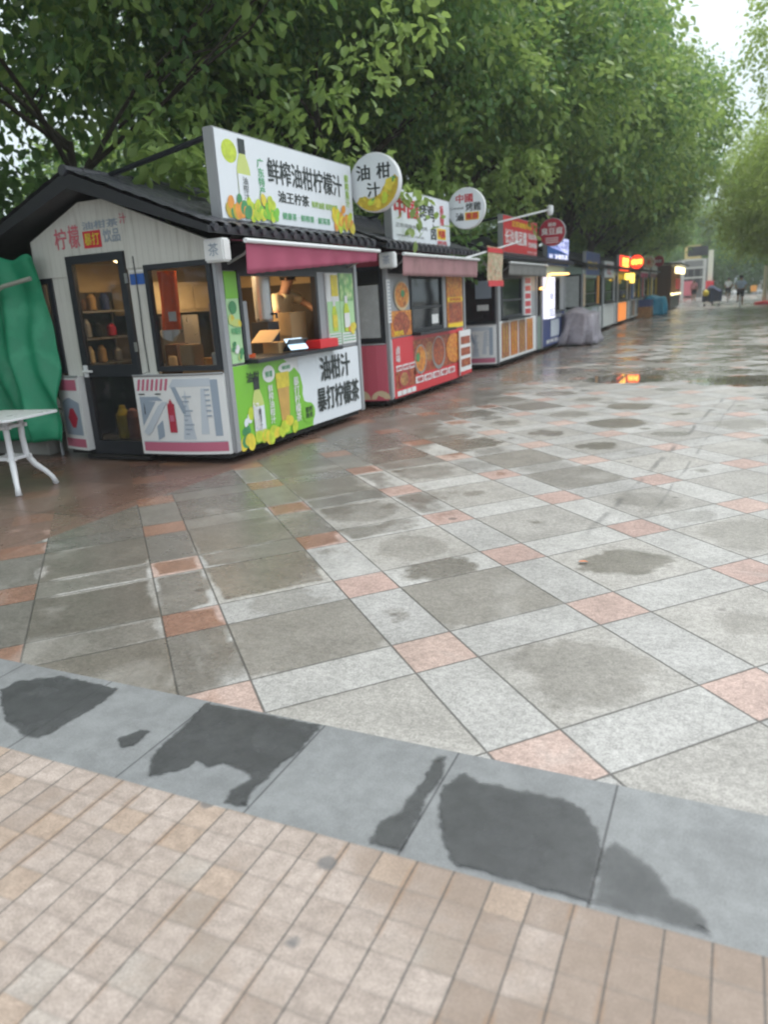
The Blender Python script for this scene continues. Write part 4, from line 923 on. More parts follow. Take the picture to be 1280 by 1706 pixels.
# ---- further kiosks
spec = [
 (18.15, 3.0, 'mint kiosk with plastic sheeting over its end window behind the covered table', 'mint', 'mint', 'mint', 0.65),
 (22.0, 2.9, 'mint grey kiosk with pale poster panel, under the small pale signboard', 'mint', 'white', 'white', 0.6),
 (25.6, 3.1, 'kiosk with an orange glowing panel under the lit red signboard', 'white_clad', 'white', 'mint', 0.6),
 (29.6, 3.0, 'grey kiosk with dark maroon awning beyond the lit red signs', 'white_clad', 'white', 'white', 0.6),
 (33.6, 3.0, 'white kiosk with pale pink awning behind the blue tarpaulin', 'white_clad', 'white', 'white', 0.6),
 (37.6, 3.0, 'white kiosk with two pale hanging panels next to the brown stall', 'white_clad', 'white', 'white', 0.6),
]
KS = []
for i, (y0, L, lab, wl, lo, pa, gr) in enumerate(spec):
    k, f = kiosk(y0, L, lab, wall=wl, lower=lo, panel=pa, detail=0, awn={3: 'maroon', 4: 'pink_canvas'}.get(i), awn_drop=(0.2, 0.2), glass='glass_dark' if i > 1 else 'glass', door=False, front_open=(0.5, L-0.6), closed=True, awn_out=0.4)
    KS.append((k, f))
k5, f5 = KS[0]
mb = MB(); mb.box(-0.78, -0.08, -0.012, 0.0, 0.95, 1.85); mb.build('plastic_sheet', 'plastic_sheet', k5)
for yy in (0.05, 2.62): mb = MB(); mb.box(0.0, 0.03, yy, yy+0.32, 0.95, 1.9); mb.build('poster', 'menu_mix' if yy < 1 else 'orange_fruit', k5)
pl = PL((0.002, 0.1, 0.12), (0,1,0), (0,0,1)); mb = MB(); rect(mb, pl, 1.6, 2.7, 0.1, 0.75, 1, 0); text(mb, pl, '小吃', 1.85, 2.45, 0.35, 0.6, 2, 1, 0.02); mb.build('banner_print', ['pale_print', 'ink_pink'], f5)
k7, f7 = KS[2]
mb = MB(); mb.box(0.003, 0.05, 0.25, 2.3, 0.15, 0.85); mb.build('orange_panel', 'orange_glow', k7, bevel=0.01)
mb = MB(); mb.box(0.25, 0.30, 0.1, 1.5, 1.72, 1.95); mb.box(0.25, 0.29, 1.6, 2.8, 1.60, 1.98); mb.build('hanging_panel', ['lit_yellow'], k7)
for k, c in ((KS[3][0], 'grey_canvas'), (KS[4][0], 'white'), (KS[5][0], 'pale_print')):
    mb = MB(); mb.box(0.02, 0.06, 0.3, 1.3, 2.1, 2.6); mb.box(0.02, 0.06, 1.7, 2.6, 2.1, 2.6); mb.build('hanging_panel', c, k)
    for q, (ya, m_) in enumerate(((0.15, ['blue_print', 'red_print', 'ink_yellow'][KS.index((k, [ff for kk, ff in KS if kk is k][0])) - 3]), (0.55, 'white'), (2.55, 'ink_yellow'))):
        mb = MB(); mb.box(0.02, 0.05, ya, ya+0.32, 0.95, 1.85); mb.build('poster', m_, k)
    pl = PL((0.003, 0.1, 0.12), (0,1,0), (0,0,1)); mb = MB()
    for q in range(4): rect(mb, pl, 0.15+0.68*q, 0.72+0.68*q, 0.08, 0.74, 1, q % 3)
    mb.build('banner_print', [c, 'food_brown', 'pale_print'], k)
sg, pl, fo = signboard(18.45, 21.0, 1.86, 2.56, 'navy blue roof signboard with four yellow characters', 'navy_print', brace=False, x=0.05)
mb = MB(); text(mb, pl, '特色小吃', 0.25, 2.0, 0.18, 0.42, 2, 0, 0.04); mb.build('lettering', 'ink_yellow', fo)
sg, pl, fo = signboard(21.95, 24.1, 1.80, 2.36, 'small pale pinkish grey roof signboard after the navy one', 'pale_print', brace=False, x=0.05)
mb = MB(); text(mb, pl, '糖水\n甜品', 0.6, 1.5, 0.1, 0.46, 2, 0, 0.02); mb.build('lettering', 'ink_pink', fo)
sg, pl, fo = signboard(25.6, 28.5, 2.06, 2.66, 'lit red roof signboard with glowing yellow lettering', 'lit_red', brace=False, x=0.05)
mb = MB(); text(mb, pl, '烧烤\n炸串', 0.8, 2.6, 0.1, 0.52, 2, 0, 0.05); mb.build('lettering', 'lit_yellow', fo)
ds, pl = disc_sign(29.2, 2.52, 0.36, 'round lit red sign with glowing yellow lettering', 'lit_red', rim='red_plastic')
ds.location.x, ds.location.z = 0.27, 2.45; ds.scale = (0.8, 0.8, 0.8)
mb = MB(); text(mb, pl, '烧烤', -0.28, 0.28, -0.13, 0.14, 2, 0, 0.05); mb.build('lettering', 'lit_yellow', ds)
ds, pl = disc_sign(33.2, 2.60, 0.36, 'round cream sign with dull red mark, between the lit red and crimson round signs', 'menu_mix', rim='white_plastic', x0=-0.1)
ds.location.x, ds.location.z = 0.34, 2.5; ds.scale = (0.78, 0.78, 0.78)
mb = MB(); text(mb, pl, '茶', -0.12, 0.12, -0.13, 0.14, 2, 0, 0.03); mb.build('lettering', 'ink_red', ds)
ds, pl = disc_sign(37.8, 2.65, 0.36, 'round dark crimson sign, farthest of the round signs', 'crimson_print', rim='crimson_print', x0=0.2)
ds.location.x, ds.location.z = 0.36, 2.66; ds.scale = (0.76, 0.76, 0.76)
mb = MB(); text(mb, pl, '美食', -0.2, 0.2, -0.1, 0.1, 2, 0, 0.03); mb.build('lettering', 'ink_white', ds)

# brown stall with glowing cream sign
for (ya, yb, z0_, z1_, m_, lab_, tx_, tm_) in ((30.2, 32.2, 1.95, 2.45, 'sign_white', 'white roof signboard between the two far round red signs', '奶茶', 'ink_red'), (34.2, 36.6, 1.95, 2.5, 'pale_print', 'pale grey blue roof signboard after the cream round sign', '冰粉', 'navy_print'), (38.6, 40.6, 2.0, 2.55, 'mint', 'mint green roof signboard, last before the brown stall', '凉茶', 'ink_white')):
    sg, pl, fo = signboard(ya, yb, z0_, z1_, lab_, m_, brace=False, x=0.05); mb = MB(); text(mb, pl, tx_, 0.5, yb-ya-0.5, 0.12, z1_-z0_-0.12, 2, 0, 0.04); mb.build('lettering', tm_, fo)
ro = empty('food_stall', (0.75, 41.2, 0)); tag(ro, 'dark brown stall with glowing cream fascia ending the row', 'stall', 'food kiosks standing in a row')
mb = MB(); mb.box(-2.4, 0, 0, 0.1, 0.1, 2.5); mb.box(-2.4, -2.3, 0.1, 7, 0.1, 2.5); mb.box(-2.4, 0, 7, 7.1, 0.1, 2.5); mb.box(-0.1, 0, 3.4, 3.6, 0.1, 2.5); mb.build('wall', 'brown_wood', ro)
mb = MB(); mb.obox((-1.1, 3.5, 2.65), (1.6, 0, -0.12), (0, 3.9, 0), (0, 0, 0.06)); mb.build('roof', 'roof', ro)
mb = MB(); mb.box(0.15, 0.30, 0.5, 6.8, 2.05, 2.40); mb.build('fascia_sign', 'lit_cream', ro)
mb = MB(); mb.box(-0.02, 0.05, 3.6, 6.9, 1.15, 1.75); mb.build('cloth_front', 'red_print', ro)
mb = MB(); mb.box(-0.5, 0.1, 0.2, 6.9, 0.85, 0.92); mb.build('counter', 'lit_cream', ro)  # counter made to glow like the fascia, though it holds no lamp
mb = MB(); mb.box(-0.4, 0.0, 0.2, 6.9, 0.1, 0.85); mb.build('counter_front', 'dark_metal', ro)

# ------------------------------------------------------------------ things around the first kiosk
def thing_in_k1(name, label, cat, mb, m, loc, **kw):
    o = mb.build(name, m, None, loc=loc, **kw); return tag(o, label, cat)
# interior furniture of kiosk 1 (world coords: x -D..0, y 0..2.86)
lamp = bpy.data.lights.new('ceiling_lamp_light', 'AREA'); lamp.energy = 17; lamp.size = 0.5; lamp.color = (1, 0.70, 0.38)
lo_ = bpy.data.objects.new('ceiling_lamp_light', lamp); COL.objects.link(lo_); lo_.location = (-0.9, 1.2, 1.95)
mb = MB(); mb.lathe((-0.9, 1.2, 1.965), [(0.10, 0), (0.17, 0.03), (0.18, 0.055)], 20); o = mb.build('ceiling_lamp', 'lamp_warm', k1)
lamp2 = lamp.copy(); lamp2.energy = 3.5; l2 = bpy.data.objects.new('ceiling_lamp_light', lamp2); COL.objects.link(l2); l2.location = (-1.45, 0.45, 1.93)
mb = MB(); mb.lathe((-1.45, 0.45, 1.965), [(0.07, 0), (0.12, 0.03), (0.12, 0.055)], 20); mb.build('ceiling_lamp', 'lamp_warm', k1)
mb = MB(); mb.lathe((-0.32, 0.30, 1.90), [(0.03, 0), (0.07, 0.03), (0.06, 0.08), (0.02, 0.11)], 16); mb.build('ceiling_lamp', 'lamp_warm', k1)
# high cupboards on the back wall and work bench
mb = MB(); mb.box(-2.14, -1.75, 0.9, 2.75, 1.45, 1.80); mb.box(-1.745, -1.735, 0.93, 1.80, 1.48, 1.77); mb.box(-1.745, -1.735, 1.85, 2.70, 1.48, 1.77); thing_in_k1('wall_cupboard', 'cream wall cupboard high inside the open serving window', 'cupboard', mb, 'cream', (-1.95, 1.8, 1.45), bevel=0.006)
mb = MB(); mb.box(-2.14, -1.6, 0.9, 2.75, 0.80, 0.85); mb.box(-2.14, -1.64, 0.95, 1.75, 0.17, 0.795); mb.box(-2.14, -1.64, 1.80, 2.70, 0.17, 0.795); thing_in_k1('work_bench', 'steel work bench along the back wall of the drinks kiosk', 'bench', mb, 'steel', (-1.9, 1.8, 0.16), bevel=0.005)
mb = MB(); mb.box(-0.62, -0.10, 0.12, 2.70, 0.86, 0.895); mb.box(-0.62, -0.57, 0.15, 2.6, 0.17, 0.855); mb.box(-0.60, -0.12, 0.12, 0.16, 0.17, 0.855); thing_in_k1('serving_bench', 'wooden serving bench behind the serving window', 'bench', mb, 'cardboard', (-0.35, 1.4, 0.16), bevel=0.004)
mb = MB(); mb.box(-2.0, -1.3, 0.5, 1.0, 0.17, 0.86); mb.box(-1.97, -1.33, 0.485, 0.5, 0.25, 0.50); mb.box(-1.97, -1.33, 0.485, 0.5, 0.53, 0.80); thing_in_k1('drinks_fridge', 'dark low fridge behind the glazed kiosk door', 'fridge', mb, 'dark_metal', (-1.65, 0.75, 0.17), bevel=0.008)
mb = MB()
for zz in (0.95, 1.22, 1.50): mb.box(-2.14, -1.86, 0.12, 0.85, zz, zz+0.02)
for xx, yy in ((-2.14, 0.12), (-1.88, 0.12), (-2.14, 0.83), (-1.88, 0.83)): mb.box(xx, xx+0.02, yy, yy+0.02, 0.16, 1.62)
thing_in_k1('storage_rack', 'steel storage rack in the back corner behind the glazed kiosk door', 'rack', mb, 'steel', (-2.0, 0.5, 0.16))
rj = random.Random(5)
for i in range(9):
    hh = 0.12+0.10*rj.random(); zz = (0.972, 1.242, 1.522)[i % 3]; hh = min(hh, 0.2); m_ = ['cream', 'grey_metal', 'brown_wood', 'cardboard', 'dark_metal', 'cardboard', 'steel', 'crimson_print', 'navy_print'][i]
    o = MB().lathe((0,0,0), [(0.035,0),(0.05,0.01),(0.05,hh*0.75),(0.03,hh*0.9),(0.03,hh)], 14).build('jar', m_); o.location = (-2.0+0.05*rj.random(), 0.22+0.20*(i//3)+0.05*rj.random(), zz)
    tag(o, ['cream', 'grey', 'dark brown', 'tan', 'black', 'light brown', 'steel', 'crimson', 'navy blue'][i] + ' jar on the ' + ['lowest', 'middle', 'top'][i % 3] + ' shelf of the steel rack', 'jar', 'jars on the storage rack')
mb = MB(); mb.box(-1.60, -1.28, 1.02, 1.30, 0.17, 1.42); mb.box(-1.58, -1.30, 1.01, 1.02, 0.9, 1.35); thing_in_k1('water_boiler', 'tall dull steel boiler standing inside the kiosk between door and end window', 'boiler', mb, 'steel', (-1.44, 1.16, 0.17), bevel=0.02)
mb = MB(); mb.box(-0.40, -0.12, 0.36, 0.62, 0.897, 1.52); mb.box(-0.38, -0.14, 0.35, 0.36, 1.2, 1.45); thing_in_k1('ice_machine', 'upright grey machine filling the right half of the end window', 'machine', mb, 'grey_metal', (-0.26, 0.5, 0.897), bevel=0.02)
# boxes
mb = MB(); mb.box(-0.50, -0.22, 1.58, 1.92, 0.897, 1.38); mb.box(-0.49, -0.23, 1.575, 1.58, 1.12, 1.14); thing_in_k1('cardboard_box', 'tall open cardboard box on the bench in the serving window', 'box', mb, 'cardboard', (-0.36, 1.75, 0.897), bevel=0.004)
mb = MB(); mb.box(-0.30, -0.10, 1.10, 1.36, 0.897, 1.08); mb.obox((-0.20, 1.02, 1.15), (0.13, 0, 0), (0, 0.10, 0.06), (0, -0.002, 0.004)); thing_in_k1('cardboard_box', 'small cardboard box with raised white flap behind the blue screen', 'box', mb, 'cardboard', (-0.2, 1.2, 0.897))
mb = MB(); mb.obox((0.02, 1.30, 1.03), (0.09, 0.05, 0.0), (-0.02, 0.11, 0.0), (0, 0.0, 0.008)); o = mb.build('body', 'dark_metal', None)
tb = empty('payment_screen', (0.0, 1.28, 0.965)); tag(tb, 'small tilted tablet with glowing blue screen on the counter of the drinks kiosk', 'screen')
COL.objects.unlink(o); bpy.data.objects.remove(o)
mb = MB(); mb.obox((0, 0, 0.075), (0.055, -0.02, 0.06), (0.04, 0.13, 0), (-0.006, 0, 0.006)); mb.build('body', 'dark_metal', tb, bevel=0.004)
mb = MB(); mb.obox((0.009, 0, 0.084), (0.05, -0.018, -0.055), (0.036, 0.118, 0), (0.001, 0, 0.001)); mb.build('stand_plate', 'dark_metal', tb)
mb = MB(); mb.obox((0.012, -0.004, 0.085), (-0.05, 0.016, 0.056), (0.036, 0.118, 0), (0.003, 0, 0.003)); mb.build('screen', 'screen', tb)
mb = MB(); mb.box(-0.08, 0.12, 1.62, 2.05, 0.968, 1.06); mb.box(-0.065, 0.105, 1.635, 2.035, 1.055, 1.064); thing_in_k1('tray', 'red plastic tray on the counter right of the blue screen', 'tray', mb, 'red_plastic', (0.02, 1.84, 0.968), bevel=0.008)
mb = MB(); mb.lathe((-0.18, 0.62, 0.898), [(0.05,0),(0.075,0.02),(0.085,0.10),(0.08,0.10),(0.06,0.03)], 18); thing_in_k1('bowl', 'small orange red bowl on the serving bench at the left of the window', 'bowl', mb, 'orange_plastic', (-0.18, 0.62, 0.898))
do_ = empty('drinks_dispenser', (-0.43, 1.38, 0.897)); tag(do_, 'upright steel drinks dispenser with black lid inside the serving window', 'dispenser')
mb = MB(); mb.lathe((0,0,0.40), [(0.09,0),(0.10,0.03),(0.10,0.50),(0.11,0.52),(0.11,0.55)], 20); mb.build('tank', 'steel', do_)
mb = MB(); mb.lathe((0,0,0.952), [(0.15,0),(0.15,0.04),(0.06,0.08)], 20); mb.build('lid', 'dark_metal', do_)
mb = MB(); mb.tube([(0.10,0,0.48),(0.16,0,0.48),(0.16,0,0.43)], 0.014, 8); mb.build('tap', 'dark_metal', do_)
mb = MB(); mb.box(-0.11, 0.11, -0.11, 0.11, 0.0, 0.397); mb.build('stand', 'dark_metal', do_)
# hanging orange bag in the end window, boxes behind it
hb = empty('hanging_coat', (-0.70, 0.13, 1.84), 0)
hb.rotation_euler = (0, 0, 0); tag(hb, 'bright orange red coat with white hem hanging inside the end window', 'coat')
mb = MB(); mb.grid(lambda u, v: (-0.09+0.18*u + 0.05*v*(u-0.5), 0.02*math.sin(u*9+v*3), -0.55*v), 14, 8); mb.build('cloth', 'orange_plastic', hb, solid=0.04, smooth=True)
mb = MB(); mb.grid(lambda u, v: (-0.11+0.22*u, 0.02*math.sin(u*9+3)-0.002, -0.552-0.11*v*math.sin(math.pi*(0.1+0.8*u))), 14, 3); mb.build('hem', 'white', hb, solid=0.03)
mb = MB(); mb.box(0.01, 0.10, -0.03, -0.022, -0.47, -0.38); mb.build('label', 'white', hb)
mb = MB(); mb.box(-0.63, -0.47, 0.12, 0.30, 0.895, 1.14); thing_in_k1('paper_bag', 'brown paper bag standing low in the end window', 'bag', mb, 'cardboard', (-0.55, 0.2, 0.895), bevel=0.01)
for i, (x, m_, hh) in enumerate(((-0.36, 'orange_fruit', 0.11), (-0.25, 'white_plastic', 0.16), (-0.15, 'pale_print', 0.13))):
    mb = MB(); mb.lathe((x, 0.2, 0.897), [(0.03,0),(0.04,0.01),(0.045,hh*0.9),(0.035,hh)], 14)
    thing_in_k1('jar', ['squat orange jar in the end window beside the paper bag', 'taller white tub in the end window', 'pale tub at the right corner of the end window'][i], 'jar', mb, m_, (x, 0.2, 0.897))
mb = MB(); mb.lathe((-1.66, 0.30, 0.16), [(0.05,0),(0.07,0.01),(0.075,0.26),(0.04,0.32),(0.03,0.36)], 16); thing_in_k1('yellow_canister', 'yellow canister on the floor behind the kiosk door', 'canister', mb, 'lemon', (-1.66, 0.30, 0.16))
mb = MB(); mb.lathe((-1.50, 0.28, 0.16), [(0.05,0),(0.065,0.01),(0.07,0.24),(0.05,0.31),(0.03,0.33)], 16); thing_in_k1('canister', 'dull pink canister next to the yellow one behind the kiosk door', 'canister', mb, 'pink_canvas', (-1.50, 0.28, 0.16))
mb = MB(); mb.box(-1.35, -1.18, 0.75, 0.95, 0.865, 1.12); mb.box(-1.33, -1.20, 0.74, 0.75, 1.0, 1.1); thing_in_k1('juicer', 'small dark machine with red light on top of the low fridge', 'machine', mb, 'brown_wood', (-1.27, 0.85, 0.865), bevel=0.01)
mb = MB(); mb.box(-1.25, -1.15, 0.66, 0.70, 0.862, 1.0); thing_in_k1('paper_cup', 'pale paper cup stack seen through the kiosk door glass', 'cup', mb, 'cream', (-1.2, 0.68, 0.862), bevel=0.01)

# ------------------------------------------------------------------ people
def skin_mesh(name, chains, m, parent, sub=2):
    """chains: list of (list of (pos, radius)); chains[k][0] may be an int index of an existing vertex to branch from"""
    vs, es, rs = [], [], []
    for ch in chains:
        prev = None
        for it in ch:
            if isinstance(it, int): prev = it; continue
            vs.append(it[0]); rs.append(it[1]); i = len(vs)-1
            if prev is not None: es.append((prev, i))
            prev = i
    me = bpy.data.meshes.new(name); me.from_pydata(vs, es, [])
    o = bpy.data.objects.new(name, me); COL.objects.link(o)
    md = o.modifiers.new('Skin', 'SKIN'); md.use_smooth_shade = True
    lay = me.skin_vertices[0].data if me.skin_vertices else None
    if lay is None:
        bm = bmesh.new(); bm.from_mesh(me); bm.verts.layers.skin.verify(); bm.to_mesh(me); bm.free(); lay = me.skin_vertices[0].data
    for i, r in enumerate(rs):
        r = r if isinstance(r, tuple) else (r, r); lay[i].radius = r; lay[i].use_root = (i == 0)
    sb = o.modifiers.new('Sub', 'SUBSURF'); sb.levels = sub; sb.render_levels = sub
    dg = bpy.context.evaluated_depsgraph_get(); dg.update(); m2 = bpy.data.meshes.new_from_object(o.evaluated_get(dg))
    bpy.data.objects.remove(o); m2.materials.clear(); m2.materials.append(M[m]); m2.name = name
    q = bpy.data.objects.new(name, m2); COL.objects.link(q); q.parent = parent; return q
def V3(*a): return Vector(a)
def person(root, J, shirt, legs, bare_legs=True, sleeve=0.5, hairm='hair', long_arm=False):
    """J: joints dict pelvis, chest, neck, head, and L/R shoulder, elbow, hand, hip, knee, ankle, toe (local coords)"""
    fwd = J.get('fwd', V3(0,1,0))
    ch = [[(J['pelvis'], 0.12), (J['chest'], (0.13, 0.11)), (J['neck'], 0.05), (J['head']-V3(0,0,0.02), (0.07, 0.085)), (J['head']+V3(0,0,0.07), (0.075, 0.09))]]
    idx = 5
    for s in 'LR':
        ch.append([1, (J['sh'+s], 0.055), (J['el'+s], 0.040), (J['ha'+s], 0.028), (J['ha'+s]+J.get('hd', V3(0,0,-0.05)), (0.030, 0.016))]); hi = idx+3; idx += 4
        hdv = J.get('hd', V3(0,0,-0.05)).normalized(); side = hdv.cross(fwd); side = side.normalized() if side.length > 0.1 else V3(1,0,0)
        for k, off in enumerate((-0.024, -0.008, 0.008, 0.024)):
            b0 = J['ha'+s]+J.get('hd', V3(0,0,-0.05)) + side*off; ln = (0.06, 0.07, 0.065, 0.05)[k]
            ch.append([hi, (b0+hdv*ln*0.5, 0.009), (b0+hdv*ln+fwd*0.015, 0.007)]); idx += 2
        ch.append([hi-1, (J['ha'+s]+hdv*0.03+side*0.03+fwd*0.012, 0.010), (J['ha'+s]+hdv*0.06+side*0.045+fwd*0.02, 0.008)]); idx += 2
    for s in 'LR':
        ch.append([0, (J['hp'+s], 0.085), (J['kn'+s], 0.055), (J['an'+s], 0.038), (J['an'+s]+fwd*0.12-V3(0,0,0.03), (0.035, 0.025))]); idx += 4
    b = skin_mesh('body', ch, 'skin', root)
    # clothes
    cl = [[(J['pelvis']-V3(0,0,0.02), (0.155, 0.125)), (J['chest'], (0.165, 0.13)), (J['neck']-V3(0,0,0.05), 0.075)]]
    for s in 'LR':
        m_ = J['sh'+s].lerp(J['el'+s], 0.75); cl.append([1, (J['sh'+s], 0.075), (m_, 0.062)])
    skin_mesh('shirt', cl, shirt, root)
    tr = [[(J['pelvis'], (0.16, 0.13))]]
    for s in 'LR':
        if bare_legs: tr.append([0, (J['hp'+s], 0.105), (J['hp'+s].lerp(J['kn'+s], 0.8), 0.085)])
        else: tr.append([0, (J['hp'+s], 0.105), (J['kn'+s], 0.08), (J['an'+s]+V3(0,0,0.04), 0.06)])
    skin_mesh('trousers', tr, legs, root)
    h = J['head']
    mb = MB()
    mb.lathe((h.x, h.y - fwd.y*0.015, h.z+0.02), [(0.085, -0.03), (0.096, 0.01), (0.093, 0.06), (0.07, 0.105), (0.03, 0.125)], 14); mb.build('hair', hairm, root, smooth=True)
    f = MB(); e = fwd
    side = V3(-e.y, e.x, 0)
    for q in (-0.03, 0.03): f.lathe(h+e*0.082+side*q+V3(0,0,0.012), [(0.003,-0.008),(0.009,0),(0.003,0.008)], 8)
    f.build('eye', 'ink', root)
    f = MB(); f.lathe(h+e*0.092+V3(0,0,-0.012), [(0.004,0.02),(0.010,0.0),(0.014,-0.012),(0.004,-0.018)], 8); f.build('nose', 'skin', root)
    for q in (-0.082, 0.082): f = MB(); f.lathe(h+side*q+V3(0,0,0.0), [(0.004,-0.028),(0.013,-0.01),(0.016,0.012),(0.006,0.028)], 8); f.build('ear', 'skin', root)
    for s in 'LR':
        mb = MB(); a = J['an'+s]; mb.obox(a+fwd*0.05-V3(0,0,0.045), tuple(fwd*0.12), tuple(side*0.042), (0,0,0.03)); mb.build('shoe', 'white', root, bevel=0.02)
    return b
# vendor leaning over the bench in kiosk 1
vd = empty('person', (-0.78, 2.12, 0.16)); tag(vd, 'vendor in a cream shirt bending over the box inside the open serving window', 'person')
person(vd, dict(fwd=V3(0.95,0.30,0).normalized(), pelvis=V3(-0.05,0,0.92), chest=V3(0.11,0.02,1.30), neck=V3(0.17,0.03,1.47), head=V3(0.22,0.03,1.60), shL=V3(0.14,0.20,1.42), elL=V3(0.30,0.30,1.30), haL=V3(0.46,0.28,1.20),
   shR=V3(0.13,-0.19,1.40), elR=V3(0.24,-0.28,1.14), haR=V3(0.38,-0.20,0.98), hpL=V3(-0.05,0.09,0.86), hpR=V3(-0.05,-0.09,0.86), knL=V3(0.0,0.10,0.46), knR=V3(0.0,-0.10,0.46), anL=V3(-0.05,0.10,0.09), anR=V3(-0.05,-0.10,0.09), hd=V3(0.03,0.02,-0.05)),
   'shirt_cream', 'denim', bare_legs=False)
mb = MB(); mb.lathe((0.21, 0.03, 1.64), [(0.15, 0.0), (0.15, 0.012), (0.105, 0.02), (0.10, 0.08), (0.05, 0.11)], 20); mb.build('hat', 'hair', vd, smooth=True)

def cyclist(loc, shirt, label, s=1.0):
    root = empty('person', loc); tag(root, label, 'person', 'cyclists riding away')
    person(root, dict(fwd=V3(0,1,0), pelvis=V3(0,-0.15,0.95), chest=V3(0,0.02,1.27), neck=V3(0,0.10,1.45), head=V3(0,0.14,1.57), shL=V3(-0.19,0.05,1.36), elL=V3(-0.27,0.22,1.16), haL=V3(-0.22,0.42,1.03),
       shR=V3(0.19,0.05,1.36), elR=V3(0.27,0.22,1.16), haR=V3(0.22,0.42,1.03), hpL=V3(-0.09,-0.13,0.90), hpR=V3(0.09,-0.13,0.90), knL=V3(-0.11,0.22,0.66), knR=V3(0.11,0.18,0.52), anL=V3(-0.12,0.08,0.36), anR=V3(0.12,0.02,0.17), hd=V3(0,0.04,-0.02)),
       shirt, 'shorts')
    b = empty('bicycle', loc); tag(b, label.replace('cyclist', 'bicycle ridden by the cyclist').split(' on ')[0], 'bicycle', 'bicycles being ridden')
    for yy in (-0.50, 0.55):
        w_ = MB(); n = 28
        ring = [(0, yy+0.32*math.cos(2*math.pi*i/n), 0.33+0.32*math.sin(2*math.pi*i/n)) for i in range(n+1)]
        w_.tube(ring, 0.018, 8, cap=False); w = w_.build('wheel', 'black', b)
        sp = MB()
        for i in range(10): sp.tube([(0, yy, 0.33), (0, yy+0.31*math.cos(math.pi*i/5), 0.33+0.31*math.sin(math.pi*i/5))], 0.0025, 4)
        sp.build('spoke', 'steel', w)
    fr = MB()
    for a, c in (((0,-0.5,0.33),(0,-0.05,0.30)), ((0,-0.05,0.30),(0,-0.18,0.82)), ((0,-0.05,0.30),(0,0.38,0.78)), ((0,-0.17,0.78),(0,0.38,0.82)), ((0,-0.5,0.33),(0,-0.17,0.78)), ((0,0.55,0.33),(0,0.36,0.95))): fr.tube([a, c], 0.016, 8)
    fr.build('frame', 'steel', b)
    hb_ = MB(); hb_.tube([(-0.25,0.36,0.98),(-0.1,0.42,1.0),(0.1,0.42,1.0),(0.25,0.36,0.98)], 0.012, 8); hb_.build('handlebar', 'black', b)
    sd_ = MB(); sd_.lathe((0,-0.2,0.83), [(0.03,0),(0.10,0.02),(0.09,0.05),(0.02,0.06)], 14); sd_.build('saddle', 'black', b)
    bk = MB(); bk.box(-0.06,0.06,-0.72,-0.35,0.68,0.70); bk.box(-0.05,0.05,-0.80,-0.79,0.42,0.56); bk.build('rear_rack', 'white_plastic', b)
def place_from_px(px, py): return unproj(px, py)
def on_row(px, dist_y):
    """ground point at world Y = dist_y seen in the photograph's column px"""
    lo, hi = 471.5, 1200.0
    for _ in range(60):
        m_ = (lo+hi)/2; x, y = unproj(px, m_)
        if y > dist_y or y < -8: lo = m_
        else: hi = m_
    return unproj(px, hi)
x, y = on_row(1233, 41.0); cyclist((x, y, 0), 'shirt_blue', 'cyclist in a pale blue shirt and dark shorts riding away on the plaza', 1)
x, y = on_row(1213, 58.0); cyclist((x, y, 0), 'shirt_white', 'cyclist in a white shirt riding far down the plaza on the left of the other', 1)
x, y = on_row(1156, 60.0); pr = empty('person', (x, y, 0)); tag(pr, 'pedestrian in a pink shirt and dark shorts standing beside the white gantry', 'person')
person(pr, dict(fwd=V3(0,1,0), pelvis=V3(0,0,0.95), chest=V3(0,0.01,1.28), neck=V3(0,0.01,1.47), head=V3(0,0.03,1.59), shL=V3(-0.19,0,1.40), elL=V3(-0.24,-0.02,1.12), haL=V3(-0.25,0.06,0.88), shR=V3(0.19,0,1.40), elR=V3(0.24,-0.02,1.12), haR=V3(0.25,0.06,0.88),
    hpL=V3(-0.09,0,0.90), hpR=V3(0.09,0,0.90), knL=V3(-0.10,0.05,0.49), knR=V3(0.10,-0.02,0.49), anL=V3(-0.10,0.10,0.09), anR=V3(0.10,-0.10,0.09)), 'shirt_pink', 'shorts')
# cargo tricycle
x, y = on_row(1186, 47.0); tr = empty('cargo_tricycle', (x, y, 0)); tag(tr, 'loaded cargo tricycle under dark blue cloth with a yellow sack, parked left of the cyclists', 'tricycle')
mb = MB(); mb.grid(lambda u, v: (-0.55+1.1*u, 0.0+0.06*math.sin(u*12), 0.25+0.80*v*(1-0.35*(2*u-1)**2) + 0.06*math.sin(u*9+v*4)), 14, 6)
mb.grid(lambda u, v: (-0.55+1.1*u, 1.5*v, 0.25+0.80*(1-0.35*(2*u-1)**2) + 0.06*math.sin(u*9+4) + 0.16*math.sin(v*5)), 14, 6); mb.grid(lambda u, v: (-0.55, 1.5*u, 0.25+0.75*v), 4, 4); mb.grid(lambda u, v: (0.55, 1.5*u, 0.25+0.75*v), 4, 4)
mb.build('cargo_cover', 'denim', tr, solid=0.03)
for xx, yy in ((-0.42, 0.35), (0.42, 0.35), (0.0, 1.9)):
    mb = MB(); mb.lathe((xx, yy, 0.26), [(0.18,-0.05),(0.26,-0.04),(0.26,0.04),(0.18,0.05)], 20, 'x'); w = mb.build('wheel', 'black', tr)
mb = MB(); mb.box(-0.50, -0.10, -0.10, -0.04, 0.14, 0.26); mb.box(0.10, 0.50, -0.10, -0.04, 0.14, 0.26); mb.build('mudguard', 'white', tr)
mb = MB(); mb.lathe((-0.35, -0.16, 0.62), [(0.08,0),(0.17,0.08),(0.18,0.22),(0.10,0.34),(0.03,0.38)], 14); mb.build('sack', 'lemon', tr, smooth=True)
